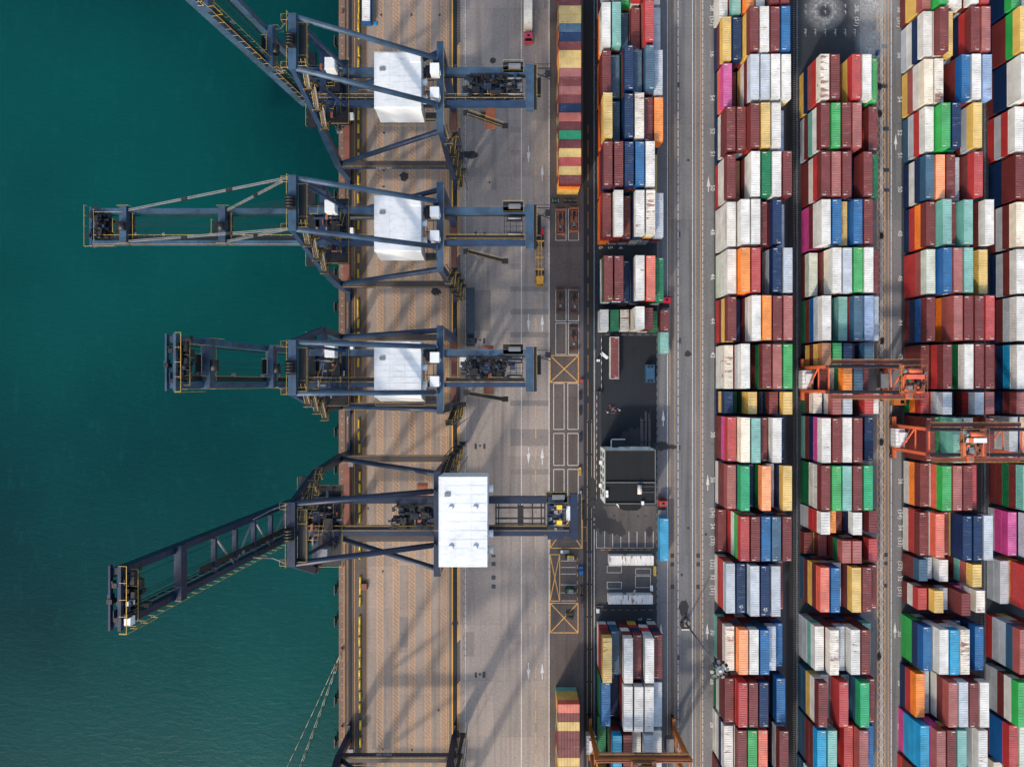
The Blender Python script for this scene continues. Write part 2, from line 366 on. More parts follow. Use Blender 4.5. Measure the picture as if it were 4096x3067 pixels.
# slot corner marks in the empty bay
for zy in (45, 98, 255, 280, 290):
    for zx in (325, 410, 495, 582, 668, 752):
        wl.flat(t_ := GX(t1(zx-12, 3072)), GX(t1(zx+6, 3072)), GY(t1(zy+2, 0)), GY(t1(zy-1, 0)), Z1, WLINE)
        wl.flat(GX(t1(zx+2, 3072)), GX(t1(zx+5, 3072)), GY(t1(zy+24, 0)), GY(t1(zy+2.5, 0)), Z1, WLINE)
tag(wl.build('white_road_marking'), kind='structure'); tag(yl.build('yellow_road_marking'), kind='structure')
bl = MB(); vline(bl, 2333.5, 770, 2010, .22, BLINE, .02); vline(bl, 2333.5, 2430, 3500, .22, BLINE, .02); tag(bl.build('blue_road_marking'), kind='structure')
# crane rails set in the ground
RAILM = paint('rail_steel', (36,38,42), .1, .4, .1)
rl = MB()
for sx, wd in ((1400.5, .5), (1820, .62)):
    rl.flat(GX(sx)-wd, GX(sx)+wd, -400, 400, .02, DSTR); rl.box(GX(sx)-.07, GX(sx)+.07, -400, 400, .025, .12, RAILM)
for sx in (1380.5, 1384): rl.box(GX(sx)-.05, GX(sx)+.05, -400, 400, .012, .1, RAILM)
tag(rl.build('crane_rail'), kind='structure')
PT = ground('repair_concrete', (124,118,114), None, .1, .4, .3); rp = MB()
for x0, x1, y0, y1, by, bx in ((1550, 1883, 817, 862, 767, 1324), (1550, 1883, 1012, 1060, 767, 1324), (1550, 1883, 1212, 1258, 767, 1324), (1550, 1883, 1405, 1455, 767, 1324), (1550, 1640, 620, 670, 767, 1324), (1550, 1883, 148, 195, 1533, 1324), (1550, 1883, 395, 540, 1533, 1324), (1550, 1883, 740, 786, 1533, 1324),
        (2035, 2126, 1100, 1145, 0, 1100), (2035, 2126, 1295, 1340, 0, 1100), (1870, 1912, 1090, 1640, 0, 1100), (1620, 1720, 490, 700, 2300, 1100), (2035, 2126, 505, 600, 2300, 1100), (1240, 1380, 850, 1200, 767, 1324), (840, 1000, 1350, 1500, 2300, 1100), (1070, 1150, 360, 620, 2300, 1100)):
    rp.flat(GX(t1(x0, bx)), GX(t1(x1, bx)), GY(t1(y1, by)), GY(t1(y0, by)), .0105, PT)
tag(rp.build('repair_patch'), kind='structure')
# manholes, drain covers, repair patches, oil stains
dk = MB()
PM = paint('drain_cover', (40,46,58), .1, .6, .1)
for z in ((1240, 345, 767, 1324, 20, 48), (1318, 350, 767, 1324, 18, 46), (1242, 1262, 767, 1324, 16, 46), (1314, 1265, 767, 1324, 18, 46), (1240, 520, 1533, 1324, 20, 48), (1315, 520, 1533, 1324, 20, 46), (1725, 836, 2300, 1100, 20, 48), (1792, 832, 2300, 1100, 26, 52),
          (1870, 0, 2300, 1100, 36, 38), (1870, 78, 2300, 1100, 36, 36), (980, 382, 0, 3072, 50, 36), (984, 730, 0, 3072, 50, 34), (993, 1096, 0, 3072, 50, 36), (996, 1453, 0, 3072, 50, 34), (998, 1628, 0, 3072, 50, 30),
          (1430, 714, 0, 2048, 18, 44), (1440, 345, 767, 2048, 16, 48), (1442, 1262, 767, 2048, 18, 48), (1438, 532, 1533, 2048, 18, 44), (1430, 690, 2300, 2048, 18, 42), (1006, 1462, 1533, 3072, 30, 36), (1004, 1536, 1533, 3072, 30, 34), (1003, 72, 2300, 3072, 28, 34),
          (1367, 1468, 1533, 2048, 34, 38), (1367, 1543, 1533, 2048, 34, 36), (1592, 1468, 1533, 2048, 32, 38), (1592, 1543, 1533, 2048, 32, 36), (1368, 80, 2300, 2048, 34, 38), (1590, 80, 2300, 2048, 32, 38), (655, 1468, 1533, 2048, 28, 36), (655, 1543, 1533, 2048, 28, 36),
          (910, 120, 0, 1100, 18, 20), (1170, 120, 0, 1100, 18, 20), (1412, 120, 0, 1100, 20, 22), (932, 1140, 0, 1100, 20, 16), (930, 1466, 0, 1100, 20, 16), (928, 1604, 0, 1100, 20, 16), (1847, 1566, 0, 1100, 14, 20), (312, 1068, 1533, 1324, 15, 22), (422, 698, 1533, 1324, 18, 22), (438, 1612, 1533, 1324, 18, 20),
          (1386, 1480, 1533, 1324, 36, 20), (1386, 1540, 1533, 1324, 36, 36), (1530, 400, 2300, 1100, 12, 28), (1566, 396, 2300, 1100, 18, 30), (1404, 1152, 2300, 1100, 18, 22), (922, 1492, 2300, 1100, 16, 18), (1176, 1497, 2300, 1100, 16, 20), (970, 980, 0, 3072, 16, 16)):
    x, y = t1(z[0], z[3]), t1(z[1], z[2]); dk.flat(GX(x), GX(x+z[4]/2.16), GY(y+z[5]/2.16), GY(y), .0225, PM)
tag(dk.build('drain_cover'), kind='structure')
def disc(b, sx, sy, r, z, m, jag=0, sq=1.0, seed=0):
    rnd = random.Random(seed); pts = []
    n_ = 30 if jag else 18
    for i in range(n_):
        a = 2*math.pi*i/n_; rr = r*(1+jag*(rnd.random()-.5)*1.4); pts.append((GX(sx)+rr*math.cos(a)*sq, GY(sy)+rr*math.sin(a), z))
    b.face(pts, m)
mh = MB()
for x, y, o_, bx in ((1286, 379, 767, 1324), (1288, 1280, 767, 1324), (1288, 538, 1533, 1324), (1770, 853, 2300, 1100), (1523, 1385, 0, 2048), (1523, 1248, 1533, 2048), (1675, 1303, 1533, 2048), (883, 1142, 1533, 2048), (963, 1140, 1533, 2048), (1086, 1146, 1533, 2048), (1152, 1144, 1533, 2048), (1057, 1300, 1533, 2048), (1466, 1652, 1533, 2048)):
    disc(mh, t1(x, bx), t1(y, o_), .34 if bx == 1324 else .42, .0235, PM)
tag(mh.build('manhole_cover'), kind='structure')
st = MB(); OIL = ground('oil_soaked_asphalt', (50,50,52), None, .2, .2, .1, .6)
for i, (x, y, o_, bx, r, sq) in enumerate(((755, 1110, 1533, 2048, 2.2, .8), (775, 1200, 1533, 2048, 2.9, .8), (830, 1225, 1533, 2048, 1.9, 1.3), (885, 1240, 1533, 2048, 2.3, 1.1), (940, 1275, 1533, 2048, 1.4, 1.2), (705, 890, 1533, 2048, 2.6, .45), (700, 1000, 1533, 2048, 2.6, .4), (1290, 540, 1533, 2048, 1.5, 1.6), (1385, 548, 1533, 2048, .7, 2),
        (1050, 480, 1533, 2048, 3.2, 1.2), (1660, 1335, 0, 1100, 1.0, 3.2), (1700, 1342, 0, 1100, 1.2, 1.4), (905, 862, 767, 1324, 1.2, 1.2), (1115, 1523, 0, 1100, 1.3, 1), (1882, 526, 0, 1100, .9, 1), (1520, 1400, 767, 2048, .9, 1.1), (870, 300, 2300, 2048, 3, 1.3), (1000, 330, 2300, 2048, 3.2, 1), (1190, 1280, 1533, 2048, 1.6, .6), (1480, 280, 2300, 2048, 2.4, .6),
        (1030, 60, 0, 3072, .01, 1))):
    disc(st, t1(x, bx), t1(y, o_), r, .0245+i*.0003, OIL, .35, sq, i)
tag(st.build('oil_stain'), kind='structure')
def soft_mat(name, rgb, cx, cy, rin, rout, amt):
    m, n, l, p = nodes(name); m.blend_method = 'BLEND' if hasattr(m, 'blend_method') else None
    g = n.new('ShaderNodeNewGeometry'); v = n.new('ShaderNodeVectorMath'); v.operation = 'DISTANCE'; l.new(g.outputs['Position'], v.inputs[0]); v.inputs[1].default_value = (cx, cy, .03)
    dd = mth(n, l, 'ADD', v.outputs['Value'], mth(n, l, 'MULTIPLY', noise(n, l, .35, 5), 3.0)); dd = mth(n, l, 'SUBTRACT', dd, 1.5)
    a = ramp(n, l, dd, rin*.45, rin); c_ = ramp(n, l, dd, rout, rin*.95); al = mth(n, l, 'MULTIPLY', a, c_) if rin > 0 else ramp(n, l, dd, rout, 0)
    al = mth(n, l, 'MULTIPLY', mth(n, l, 'MULTIPLY', al, ramp(n, l, noise(n, l, 1.2, 6, (1,1,1), .7), .25, .6)), amt)
    l.new(al, p.inputs['Alpha']); p.inputs['Base Color'].default_value = lin(rgb); p.inputs['Roughness'].default_value = .95
    return m
for i, (sx, sy, rin, rout, amt) in enumerate(((3297, 44, 2.6, 6.5, .6), (3490, 14, 0, 8, .9), (3487, 150, 0, 6, .85), (3486, 195, 0, 5.5, .8))):
    b = MB(); x, y = GX(sx), GY(sy); b.flat(x-10, x+10, y-10, y+10, .03+i*.001, soft_mat('pale_dust_%d' % i, (176,180,180), x, y, rin, rout, amt)); tag(b.build('dust_patch'), kind='structure')
# fenders, bollards and barrier blocks on the quay
fp = [(160, 0), (282, 0), (480, 0), (602, 0), (779, 0), (1089, 0), (1227, 0), (1406, 0), (1730, 0), (1880, 0), (2059, 0), (2364, 0), (2492, 0), (2674, 0), (2808, 0), (2976, 0)]
for i, (y, _) in enumerate(fp):
    b = MB(); z = -1.0
    b.box(-.5, .0, -1.1, 1.1, -2.2, -.3, BLK); b.hexa([(-1.55,-.95,-2.6),(-1.3,-.95,-2.6),(-1.3,1.35,-2.6),(-1.55,1.35,-2.6),(-1.3,-1.25,-.1),(-1.1,-1.25,-.1),(-1.1,1.45,-.1),(-1.3,1.45,-.1)], DARKM)
    b.box(-1.12, -.5, -.6, .6, -1.9, -.7, BLK)
    o = b.build('quay_fender', None, (QX-.02, GY(y), 0)); tag(o, 'black rubber fender on the quay wall, %s down from the top of the photo' % ordw(i+1), 'fender', 'fenders along the quay wall')
    pl = MB(); pl.hexa([(-1.62,-1.2,-2.75),(-1.56,-1.2,-2.75),(-1.56,1.4,-2.75),(-1.62,1.4,-2.75),(-1.37,-1.3,-.02),(-1.31,-1.3,-.02),(-1.31,1.5,-.02),(-1.37,1.5,-.02)], GRY); pl.build('face_plate', o)
bp_ = [(50, 1), (357, 1), (1003, 1), (1380, 1), (1960, 1), (2260, 1), (2596, 1), (2904, 1)]
for i, (y, _) in enumerate(bp_):
    b = MB(); x = QX+.95
    b.tube((0,0,.01), (0,0,.08), .62, REDB, 14); b.tube((0,0,.08), (0,0,.55), .3, REDB, 12, .26); b.tube((0,0,.55), (0,0,.78), .46, REDB, 12, .4)
    tag(b.build('mooring_bollard', None, (x, GY(y), 0)), 'rusty red mooring bollard on the quay edge, %s down from the top' % ordw(i+1), 'bollard', 'mooring bollards')
yb = [(10, 1437, 0), (45, 1437, 0), (78, 1436, 3), (103, 1435, 0), (140, 1436, 0), (209, 1436, 2), (257, 1435, 0), (420, 1434, 0), (462, 1434, 0), (516, 1434, 0), (577, 1434, 0), (631, 1434, 0), (722, 1434, 0), (795, 1434, 0), (900, 1434, 0), (1033, 1435, 1), (1094, 1433, 1), (1215, 1433, 0), (1252, 1433, 1), (1294, 1434, -3),
      (1345, 1434, 0), (1450, 1434, 0), (1590, 1438, 0), (1694, 1436, 0), (1742, 1436, 0), (1793, 1438, 0), (1902, 1440, 0), (1951, 1439, 0), (2030, 1438, 0), (2072, 1440, -2), (2190, 1440, 0), (2216, 1440, 0), (2322, 1442, 0), (2357, 1442, 0), (2404, 1441, 0), (2480, 1440, 0), (2518, 1439, 0), (2562, 1439, 0), (2606, 1441, 0), (2648, 1440, 0), (2693, 1439, 0), (2736, 1440, 0), (2781, 1441, 0), (2828, 1440, 0), (2897, 1442, 0), (2966, 1442, 0)]
for i, (y, x, a) in enumerate(yb):
    b = MB(); b.box(-.3, .3, -1.3, 1.3, .02, .26, YELB); b.hexa([(-.3,-1.3,.26),(.3,-1.3,.26),(.3,1.3,.26),(-.3,1.3,.26),(-.15,-1.22,.8),(.15,-1.22,.8),(.15,1.22,.8),(-.15,1.22,.8)], YELB)
    o = b.build('barrier_block', None, (GX(x), GY(y), 0)); o.rotation_euler.z = math.radians(a+random.uniform(-1.5, 1.5))
    k = i+1 if i < 23 else len(yb)-i
    tag(o, 'yellow concrete barrier block on the apron, %s from the %s of the photo' % (ordw(k), 'top' if i < 23 else 'bottom'), 'barrier', 'yellow barrier blocks')
    e = MB(); e.box(-.06, .06, -.9, -.75, .78, .9, DARKM); e.box(-.06, .06, .75, .9, .78, .9, DARKM); e.build('lifting_loop', o)
# quay side rust-brown crate and small bins
def simple_box(name, sx, sy, dx, dy, h, m, lab, cat, rot=0, lid=None):
    b = MB(); b.box(-dx/2, dx/2, -dy/2, dy/2, .03, h, m)
    for q in (-1, 1): b.box(q*dx/2-.05, q*dx/2+.05, -dy/2-.04, dy/2+.04, .02, h+.06, m)
    for q in (-.25, .25): b.box(-dx/2-.03, dx/2+.03, q*dy-.04, q*dy+.04, .02, h+.03, m)
    o = b.build(name, None, (GX(sx), GY(sy), 0)); o.rotation_euler.z = rot
    if lid: c = MB(); c.box(-dx/2+.1, dx/2-.1, -dy/2+.1, dy/2-.1, h, h+.04, lid); c.build('lid', o)
    return tag(o, lab, cat)
simple_box('skip_bin', 1457.5, 2343, 1.6, 1.8, 1.0, REDB, 'rust brown skip bin beside the yellow barriers low on the quay', 'skip')
simple_box('tarp_box', 1501.5, 98, .8, .9, .5, SIDE['K'], 'small bright blue box on the apron near the top', 'box')
# mooring ropes
ROPE = paint('mooring_rope', (150,148,128), 0, .8, .1)
for k, (ex, ey) in enumerate(((1147, 3067), (1196, 3067))):
    b = MB(); p0 = Vector((GX(1366), GY(2604), .55)); p1 = Vector((*W(ex, ey, -1.5), -1.5)); p1 = p0+(p1-p0)*1.35; prev = p0
    for i in range(1, 15):
        t = i/14; q = p0.lerp(p1, t); q.z -= 2.2*math.sin(math.pi*t)*.6-(.5 if False else 0); b.tube(prev, q, .07, ROPE, 6); b.tube(prev+Vector((.22,0,0)), q+Vector((.22+.3*k,0,0)), .05, ROPE, 6) if k else None; prev = q
    tag(b.build('mooring_rope'), ['pale mooring rope over the water, the outer left one', 'pair of pale mooring ropes nearer the quay wall'][k], 'rope')
# ---------------------------------------------------------------- shipping containers
def grid_quads(L, lean=False):
    "returns quads of (part, 4 points); part 0 shell, 1 roof, 2 door, 3 fitting"
    Q = []; hl = L/2; hw = 1.219; HT = 2.66
    def bx(x0, x1, y0, y1, z0, z1, p):
        P = [(x0,y0,z0),(x1,y0,z0),(x1,y1,z0),(x0,y1,z0),(x0,y0,z1),(x1,y0,z1),(x1,y1,z1),(x0,y1,z1)]
        for q in ((0,3,2,1),(4,5,6,7),(0,1,5,4),(1,2,6,5),(2,3,7,6),(3,0,4,7)): Q.append((p, [P[i] for i in q]))
    for sx in (-1, 1):
        for sy in (-1, 1): bx(sx*hw-(.16 if sx > 0 else 0), sx*hw+(.16 if sx < 0 else 0), sy*hl-(.16 if sy > 0 else 0), sy*hl+(.16 if sy < 0 else 0), 0, HT, 0)
        x0, x1 = (sx*hw-.07, sx*hw) if sx > 0 else (sx*hw, sx*hw+.07)
        bx(x0, x1, -hl+.16, hl-.16, 0, .17, 0); bx(x0, x1, -hl+.16, hl-.16, HT-.1, HT, 0)
    for sy in (-1, 1):
        y0, y1 = (sy*hl-.1, sy*hl) if sy > 0 else (sy*hl, sy*hl+.1)
        bx(-hw+.16, hw-.16, y0, y1, HT-.13, HT, 0); bx(-hw+.16, hw-.16, y0, y1, 0, .17, 0)
    pitch = .42 if not lean else .56
    n = int(round((L-.32)/pitch)); pt = (L-.32)/n; dp = .06
    for sx in (-1, 1):
        xo, xi = sx*(hw-.012), sx*(hw-.012-dp)
        for i in range(n):
            y = -hl+.16+i*pt
            seg = [(xo, y), (xo, y+pt*.3), (xi, y+pt*.5), (xi, y+pt*.8), (xo, y+pt)]
            for (a, ya), (b_, yb_) in zip(seg[:-1], seg[1:]):
                q = [(a,ya,.17),(b_,yb_,.17),(b_,yb_,HT-.1),(a,ya,HT-.1)]
                Q.append((0, q if sx < 0 else q[::-1]))
    ne = 7; we = (2*hw-.32)/ne
    for i in range(ne):      # blind end, corrugated (far end, +y)
        x = -hw+.16+i*we; yo, yi = hl-.02, hl-.07
        seg = [(x, yo), (x+we*.3, yo), (x+we*.5, yi), (x+we*.8, yi), (x+we, yo)]
        for (xa, a), (xb, b_) in zip(seg[:-1], seg[1:]): Q.append((0, [(xb,b_,.17),(xa,a,.17),(xa,a,HT-.13),(xb,b_,HT-.13)]))
    bx(-hw+.16, -.012, -hl+.02, -hl+.07, .17, HT-.13, 2); bx(.012, hw-.16, -hl+.02, -hl+.07, .17, HT-.13, 2)
    for xr in (-.82, -.32, .32, .82): bx(xr-.025, xr+.025, -hl-.02, -hl+.02, .2, HT-.15, 3)
    # roof, ribs across the width
    pr = .6 if not lean else .76; n = int((L-.5)/pr); pr = (L-.5)/n; zt, zb = HT+.008, HT-.05
    Q.append((1, [(-hw+.07,-hl+.1,HT-.005),(hw-.07,-hl+.1,HT-.005),(hw-.07,-hl+.25,HT-.005),(-hw+.07,-hl+.25,HT-.005)]))
    Q.append((1, [(-hw+.07,hl-.25,HT-.005),(hw-.07,hl-.25,HT-.005),(hw-.07,hl-.1,HT-.005),(-hw+.07,hl-.1,HT-.005)]))
    for i in range(n):
        y = -hl+.25+i*pr; seg = [(y, zt), (y+pr*.45, zt), (y+pr*.6, zb), (y+pr*.85, zb), (y+pr, zt)]
        for (a, za), (b_, zb_) in zip(seg[:-1], seg[1:]): Q.append((1, [(-hw+.07,a,za),(hw-.07,a,za),(hw-.07,b_,zb_),(-hw+.07,b_,zb_)]))
    # corner castings
    for sx in (-1, 1):
        for sy in (-1, 1):
            x1, y1 = sx*hw, sy*hl; x0, y0 = x1-sx*.18, y1-sy*.18
            bx(min(x0,x1)-.003*(sx<0), max(x0,x1)+.003*(sx>0), min(y0,y1)-.003*(sy<0), max(y0,y1)+.003*(sy>0), HT-.11, HT+.025, 0)
    return Q
TPL = {}
for L in (6.06, 12.19, 13.72): TPL[L] = (grid_quads(L), grid_quads(L, True))
ROD = paint('lock_rod', (120,122,124), .3, .5, .1)
MESH = {}
def part_mesh(name, L, sel, marks=None):
    me = bpy.data.meshes.new(name); V = []; F = []; MI = []
    for p, q in TPL[L][0]:
        if p in sel: b = len(V); V += q; F.append((b, b+1, b+2, b+3)); MI.append(0)
    if marks:
        HT = 2.676
        for sy in (-1, 1):
            y = sy*(L/2-.42); b = len(V); V += [(-.05,y-.09,HT),(.95,y-.09,HT),(.95,y+.09,HT),(-.05,y+.09,HT)]; F.append((b, b+1, b+2, b+3)); MI.append(1)
            y = sy*(L/2-1.1); b = len(V); V += [(-.16,y-.15,HT),(.16,y-.15,HT),(0,y+.15,HT)]; F.append((b, b+1, b+2)); MI.append(2)
    me.from_pydata(V, [], F); me.materials.append(WHT)
    if marks: me.materials.append(WLINE); me.materials.append(YLINE)
    me.polygons.foreach_set('material_index', MI); me.update(); return me
for L in TPL: MESH[L] = [part_mesh('container_shell', L, (0,)), part_mesh('container_roof', L, (1,), L), part_mesh('container_door', L, (2, 3))]
PROTO = {}
def new_container(L):
    "one prototype per length, then copies of it and of its parts"
    if L not in PROTO:
        ob = []
        for nm, me, par in (('shipping_container', MESH[L][0], None), ('roof', MESH[L][1], 0), ('door', MESH[L][2], 0)):
            o = bpy.data.objects.new(nm, me); COL.objects.link(o)
            if par is not None: o.parent = ob[par]
            if nm in ('shipping_container', 'roof', 'door'): o.material_slots[0].link = 'OBJECT'
            ob.append(o)
        PROTO[L] = ob; return ob
    src = PROTO[L]; out = []
    for o in src:
        c = o.copy(); COL.objects.link(c); out.append(c)
    for o, c in zip(src, out):
        if o.parent: c.parent = out[src.index(o.parent)]
    return out
TH = 2.7
BLK_G = dict(A=2389, B=2859, C=3199, E=3609, F=3948.5)
PLACE = dict(A='first block', B='second block', C='third block', E='fourth block', F='right edge block')
rows = {}
rows['A'] = [(-6, 12.19, '4W 4G 3E 4R 5G 3W'), (174, 12.19, '4W:MOW 4T 2U 3M 5R 3G'), (355, 12.19, '4M:OMM 3U 5B 4U 5U 4G'), (534, 12.19, '5Y:RORYY 3U 5B:MBBBB 5Z 4M 4O:BBOO'),
  (714.6, 12.19, '5M:ORMBM 5M 5B 5L 5W 1Y'), (896, 12.19, '4M:OORM 5W:WMRMW 3M 5W:WWUBG 5Z 4G'), (1140, 12.19, '5M:BBWDM 5M 2B 5W:MGBBW 5S:MMRMS 4D:DWDD'), (1288, 6.06, '2W:WG 2D 2Z 5W:MWCCW 4M:WMMM 1D'),
  (2566.6, 12.19, '5Y:WRMMY 3U:GUG 5W:MMWMW 4M:YRBM 5W:BWRGW 4M:WMBM'), (2748, 12.19, '4L:DDDL 2B 5W:MGRRW 5W 5W 4G'), (2929, 12.19, '1D 5K:DDMMK 5M:MMKMM 4W 5G:GMGUG 4W'), (3110, 12.19, '3D 4K 4M 4W 4G 4W')]
rows['B'] = [(30, 12.19, '2W:WG 3T:MRT 4O 4W 5M 5M'), (210, 12.19, '3Y:BMY 3B 5M:BRYYM 5W 5M 5L'), (389, 12.19, '3Q:BSQ 1M 5G:BYWMG 5G:GBUUG 5W 5W:WWBYW'), (570, 12.19, '4M:BWMR 4M 5M:MBMRR 5Y 5W:WWMRW 3G'),
  (751, 12.19, '4M:RWWM 2N 5W:BMMWW 5D 5W 5M:MRRMM'), (930, 12.19, '4W:WWWW 5W:WMGWW 5W 4M 5B:GGMMB 3G'), (1110, 12.19, '4W:VVWW 5O:MUROO 5R 2B 5B:MBWGB 5G'), (1289, 12.19, '4M:RMYM 2B 5W:UMMWW 5O 5M 5P'),
  (1470, 12.19, '3Z:WWZ 5W:DMRGW 1M 5M:BMMDM 5P 5E'), (1607, 6.06, '3B:BYB 1D 4Y:MDYY 1X 4M 5Y:MGMBY'), (1745, 12.19, '4R:MMQR 5C:WDCCC 5T 4M 5W:BMMWW 3B'), (1924, 12.19, '4P:WMMM 5D2:DWMUD 3B 5A:MUDDO 3W 5Y:MDMBY'),
  (2113, 12.19, '1M 5R:RRWER 5M 5L:MMBML 5U 5M'), (2308, 13.72, '4G:ZRRG 4B 5G:GGGUG 5B 5G 3M'), (2536, 12.19, '4Z:TMMZ 5A:MRUMN 5W:WMMUW 5L:LMUUL 4G 3L'), (2732, 12.19, '4M:DWMM 5R:MMWRR 5M:MGMMM 5B 1X 4L:BMBB'),
  (2911, 12.19, '4W:WWBW 5M:MWLWM 5E 5S 1B 5M:BBMGM'), (3091, 12.19, '4M:MMBL 5M 5G 5M 1B 4M')]
rows['C'] = [(389, 12.19, '5Z:YBPRW 5M 3M 5R:MBYYR 5W:WMWDW 4E'), (570, 12.19, '5M:GMTWM 5E 5M 5P 1M 4M:MMRM'), (751, 12.19, '5M:MMWRR 5P 5M 3B 5M:MBBMM 4D'), (930, 12.19, '5W:QQMWW 5L 4Y 5L:WUBLL 5M 0'),
  (1110, 12.19, '2V:MV 5W:MMMCW 5G 5E 5W 4M'), (1289, 12.19, '5W:DMLGC 2D 4T:MUTT 5U:BMURU 5H:UMBUH 4G'), (1425, 6.06, '5N:XYMYY 5E 5B 2M 5U:MUGBU 3Y'), (1517.5, 6.06, '1Y 2M 5O:MMWDO 5U 4M 0'),
  (1607, 6.06, '3Z:DMW 5P:MMUWP 5G 1B 5R:MBMMR 4W'), (1745, 12.19, '5W:TMBQW 5M 5W 5M 1B 3B'), (1924, 12.19, '5M:DDWWM 5E 5T 5M 5D2 0'), (2056, 6.06, '5W:GGRRW 4O 3M 5W:MUMBW 0 4M:MMMM'),
  (2163, 6.06, '1M 2M 5P:MMMDP 5P 1M 4R:MMMR'), (2303.5, 12.19, '5S:UMYMS 5L 3G 5Y:GWMMY 5M 4M'), (2536, 12.19, '4W:GGTW 5Z:MUMMZ 4G 5W 5M 3T'), (2732, 12.19, '5M:UUYWM 3G 5R:MWWRR 3U 5D2:UBUUE 4M'),
  (2911, 12.19, '5K:UUMMK 5T 2M 4R:MMRR 5P:GUMPP 4L'), (3091, 12.19, '4B:UUWB 4M 3M 4K 4G 4M')]
rows['E'] = [(30, 12.19, '4P:MYYP 5E:MGDEE 5W 4W 5W 5R'), (210, 12.19, '4W:GWBW 5M:MGCWR 4Y 2G 5M:GMBRR 5P'), (389, 12.19, '4C:YPWC 4Z 1M 5L:MMMML 5W 5H:UUMUH'), (570, 12.19, '4W:UGRW 5E:BDUEE 5B 1U 5Y:MWMGY 0'),
  (751, 12.19, '4U:BWBU 4A 4M 3G 5R:MMMMR 0'), (930, 12.19, '4M:BROM 5T:BUTTT 4M 5T:MUTTT 3M 5W:MMMMW'), (1110, 12.19, '4V:RRPV 5L:MUBLL 5P 5T 1D 4Y:MMYY'), (1289, 12.19, '4M:MBLP 1B 5P:MBOPP 5M 5M 5R'),
  (1470, 12.19, '3M:MMM 5M:MMMRM 2D 5W:MDDDW 5M 5M'), (1607, 6.06, '3R:DOR 5G:MOOGG 3N 2B 5G:NXMRU 5P'), (1745, 12.19, '4M:MMMM 3D 5T:DGTTT 5W 2M 5M:MDMMR'), (1924, 12.19, '3M:WOM 5E:MWWSE 5P 5M 4R 0'),
  (2110, 12.19, '3M:WRM 4S:MUWS 3M 5B:MMYBB 5B 5G'), (2251, 6.06, '3U:MMU 2G 3W:UGW 1M 5Y:MMTPY 0'), (2359, 6.06, '3R:MWR 4Y:MMMY 3G 5M:MMMMM 2Q 4Z:MWWW'), (2536, 12.19, '4L:EEBL 5W:WUGWW 5K 5Z 2B 4L:MBBB'),
  (2732, 12.19, '3O:BRO 2G 5P:GDWMM 5G 5M 5W'), (2911, 12.19, '4K:QKKK 5P:MMQQM 5M 5T 3T 5W:TUGGW'), (3091, 12.19, '3M:RMO 4T 4M 4G 3M 4B')]
rows['F'] = [(30, 12.19, '4E:BBBB 4W 4M'), (210, 12.19, '5Y:BMMEY 4M 4M'), (389, 12.19, '5W:MBBWW 4R 4G'), (570, 12.19, '4W:RGRW 4W 4M'), (751, 12.19, '4M:BBMM 4O 3M'), (930, 12.19, '4C:MGMC 4A 4B'), (1110, 12.19, '4W:BGMM 4M 4M'), (1289, 12.19, '4W:BMGK 4W 4G'),
  (1470, 12.19, '4W:MBKW 4W 4M'), (1607, 6.06, '4P:BBMM 4L 4M'), (1745, 12.19, '3G:WGW 4C 4W'), (1924, 12.19, '5T:MMDME 4M 4M'), (2110, 12.19, '3Q:GQQ 4G 4W'), (2306, 12.19, '2G:GG 5R:YYRRR 4M'), (2536, 12.19, '5P:RGGUS 4M 4G'), (2732, 12.19, '5E:GGMWE 4M 4M'),
  (2911, 12.19, '4R:MLLR 4V 4M'), (3091, 12.19, '2Z:MW 4M 4M')]
POOL = 'MMMRBBLGWDUPYMMG'
allc = []           # dict per container
def bow(sx, sy):
    t = (sy-1533)/1533; x = (sx-2048)/1560; return (8-23*t*t-5*t)*x
for bk, rr in rows.items():
    g = BLK_G[bk]
    for ri, (cy, L, line) in enumerate(rr):
        for si, tok in enumerate(line.split()):
            tok = tok.replace('D2', 'F'); tok, _, sides = tok.partition(':'); n = int(tok[0])
            if n == 0: continue
            top = tok[1]
            sx = g+39.4*si+bow(g+39.4*si, cy); X = GX(sx)+1.22; Y = GY(cy)
            for k in range(n):
                c = top if k == n-1 else (sides[k] if k < len(sides) else random.choice(POOL))
                allc.append(dict(b=bk, r=ri, nr=len(rr), s=si, k=k, n=n, c=c.upper(), L=L, x=X+random.uniform(-.04, .04), y=Y+random.uniform(-.09, .09), z=TH*k, rz=random.uniform(-.0025, .0025), top=k == n-1))
PAL['F'] = (38,158,104); CN['F'] = 'mid green'
SIDE['F'] = paint('paint_side_mid_green', (30,146,94), .05, .5, .1, dirt=.2); ROOF['F'] = paint('paint_roof_mid_green', (50,152,108), .1, .6, .12, dirt=.25, streak=(.35,1.4,1))
# the single rows of twenty-foot boxes standing across the lane
def cross_stack(x0s, tops, yb, step, bl):
    for i, c in enumerate(tops):
        for k in range(4):
            allc.append(dict(b=bl, r=i, nr=len(tops), s=0, k=k, n=4, c=c if k == 3 else random.choice('MRYMOMYTP'), L=6.06, x=GX(x0s)+3.03, y=yb+i*step, z=TH*k, rz=math.pi/2+random.uniform(-.003, .003), top=k == 3))
PLACE['T'] = 'upper single row'; PLACE['S'] = 'lower single row'
cross_stack(2227, 'MYRYMFMSBMPMPYYMBUYYMMYM', GY(778.6)+1.22, 2.47, 'T')
cross_stack(2221, 'SMYMMMYMM', GY(2746.8)-1.22, -2.47, 'S')
for c in allc:
    if c['b'] == 'S' and c['r'] == 0 and c['k'] < 3: c['c'] = 'TYY'[c['k']]
    if c['b'] == 'T' and c['r'] == 0 and c['k'] < 3: c['c'] = 'YYO'[c['k']]
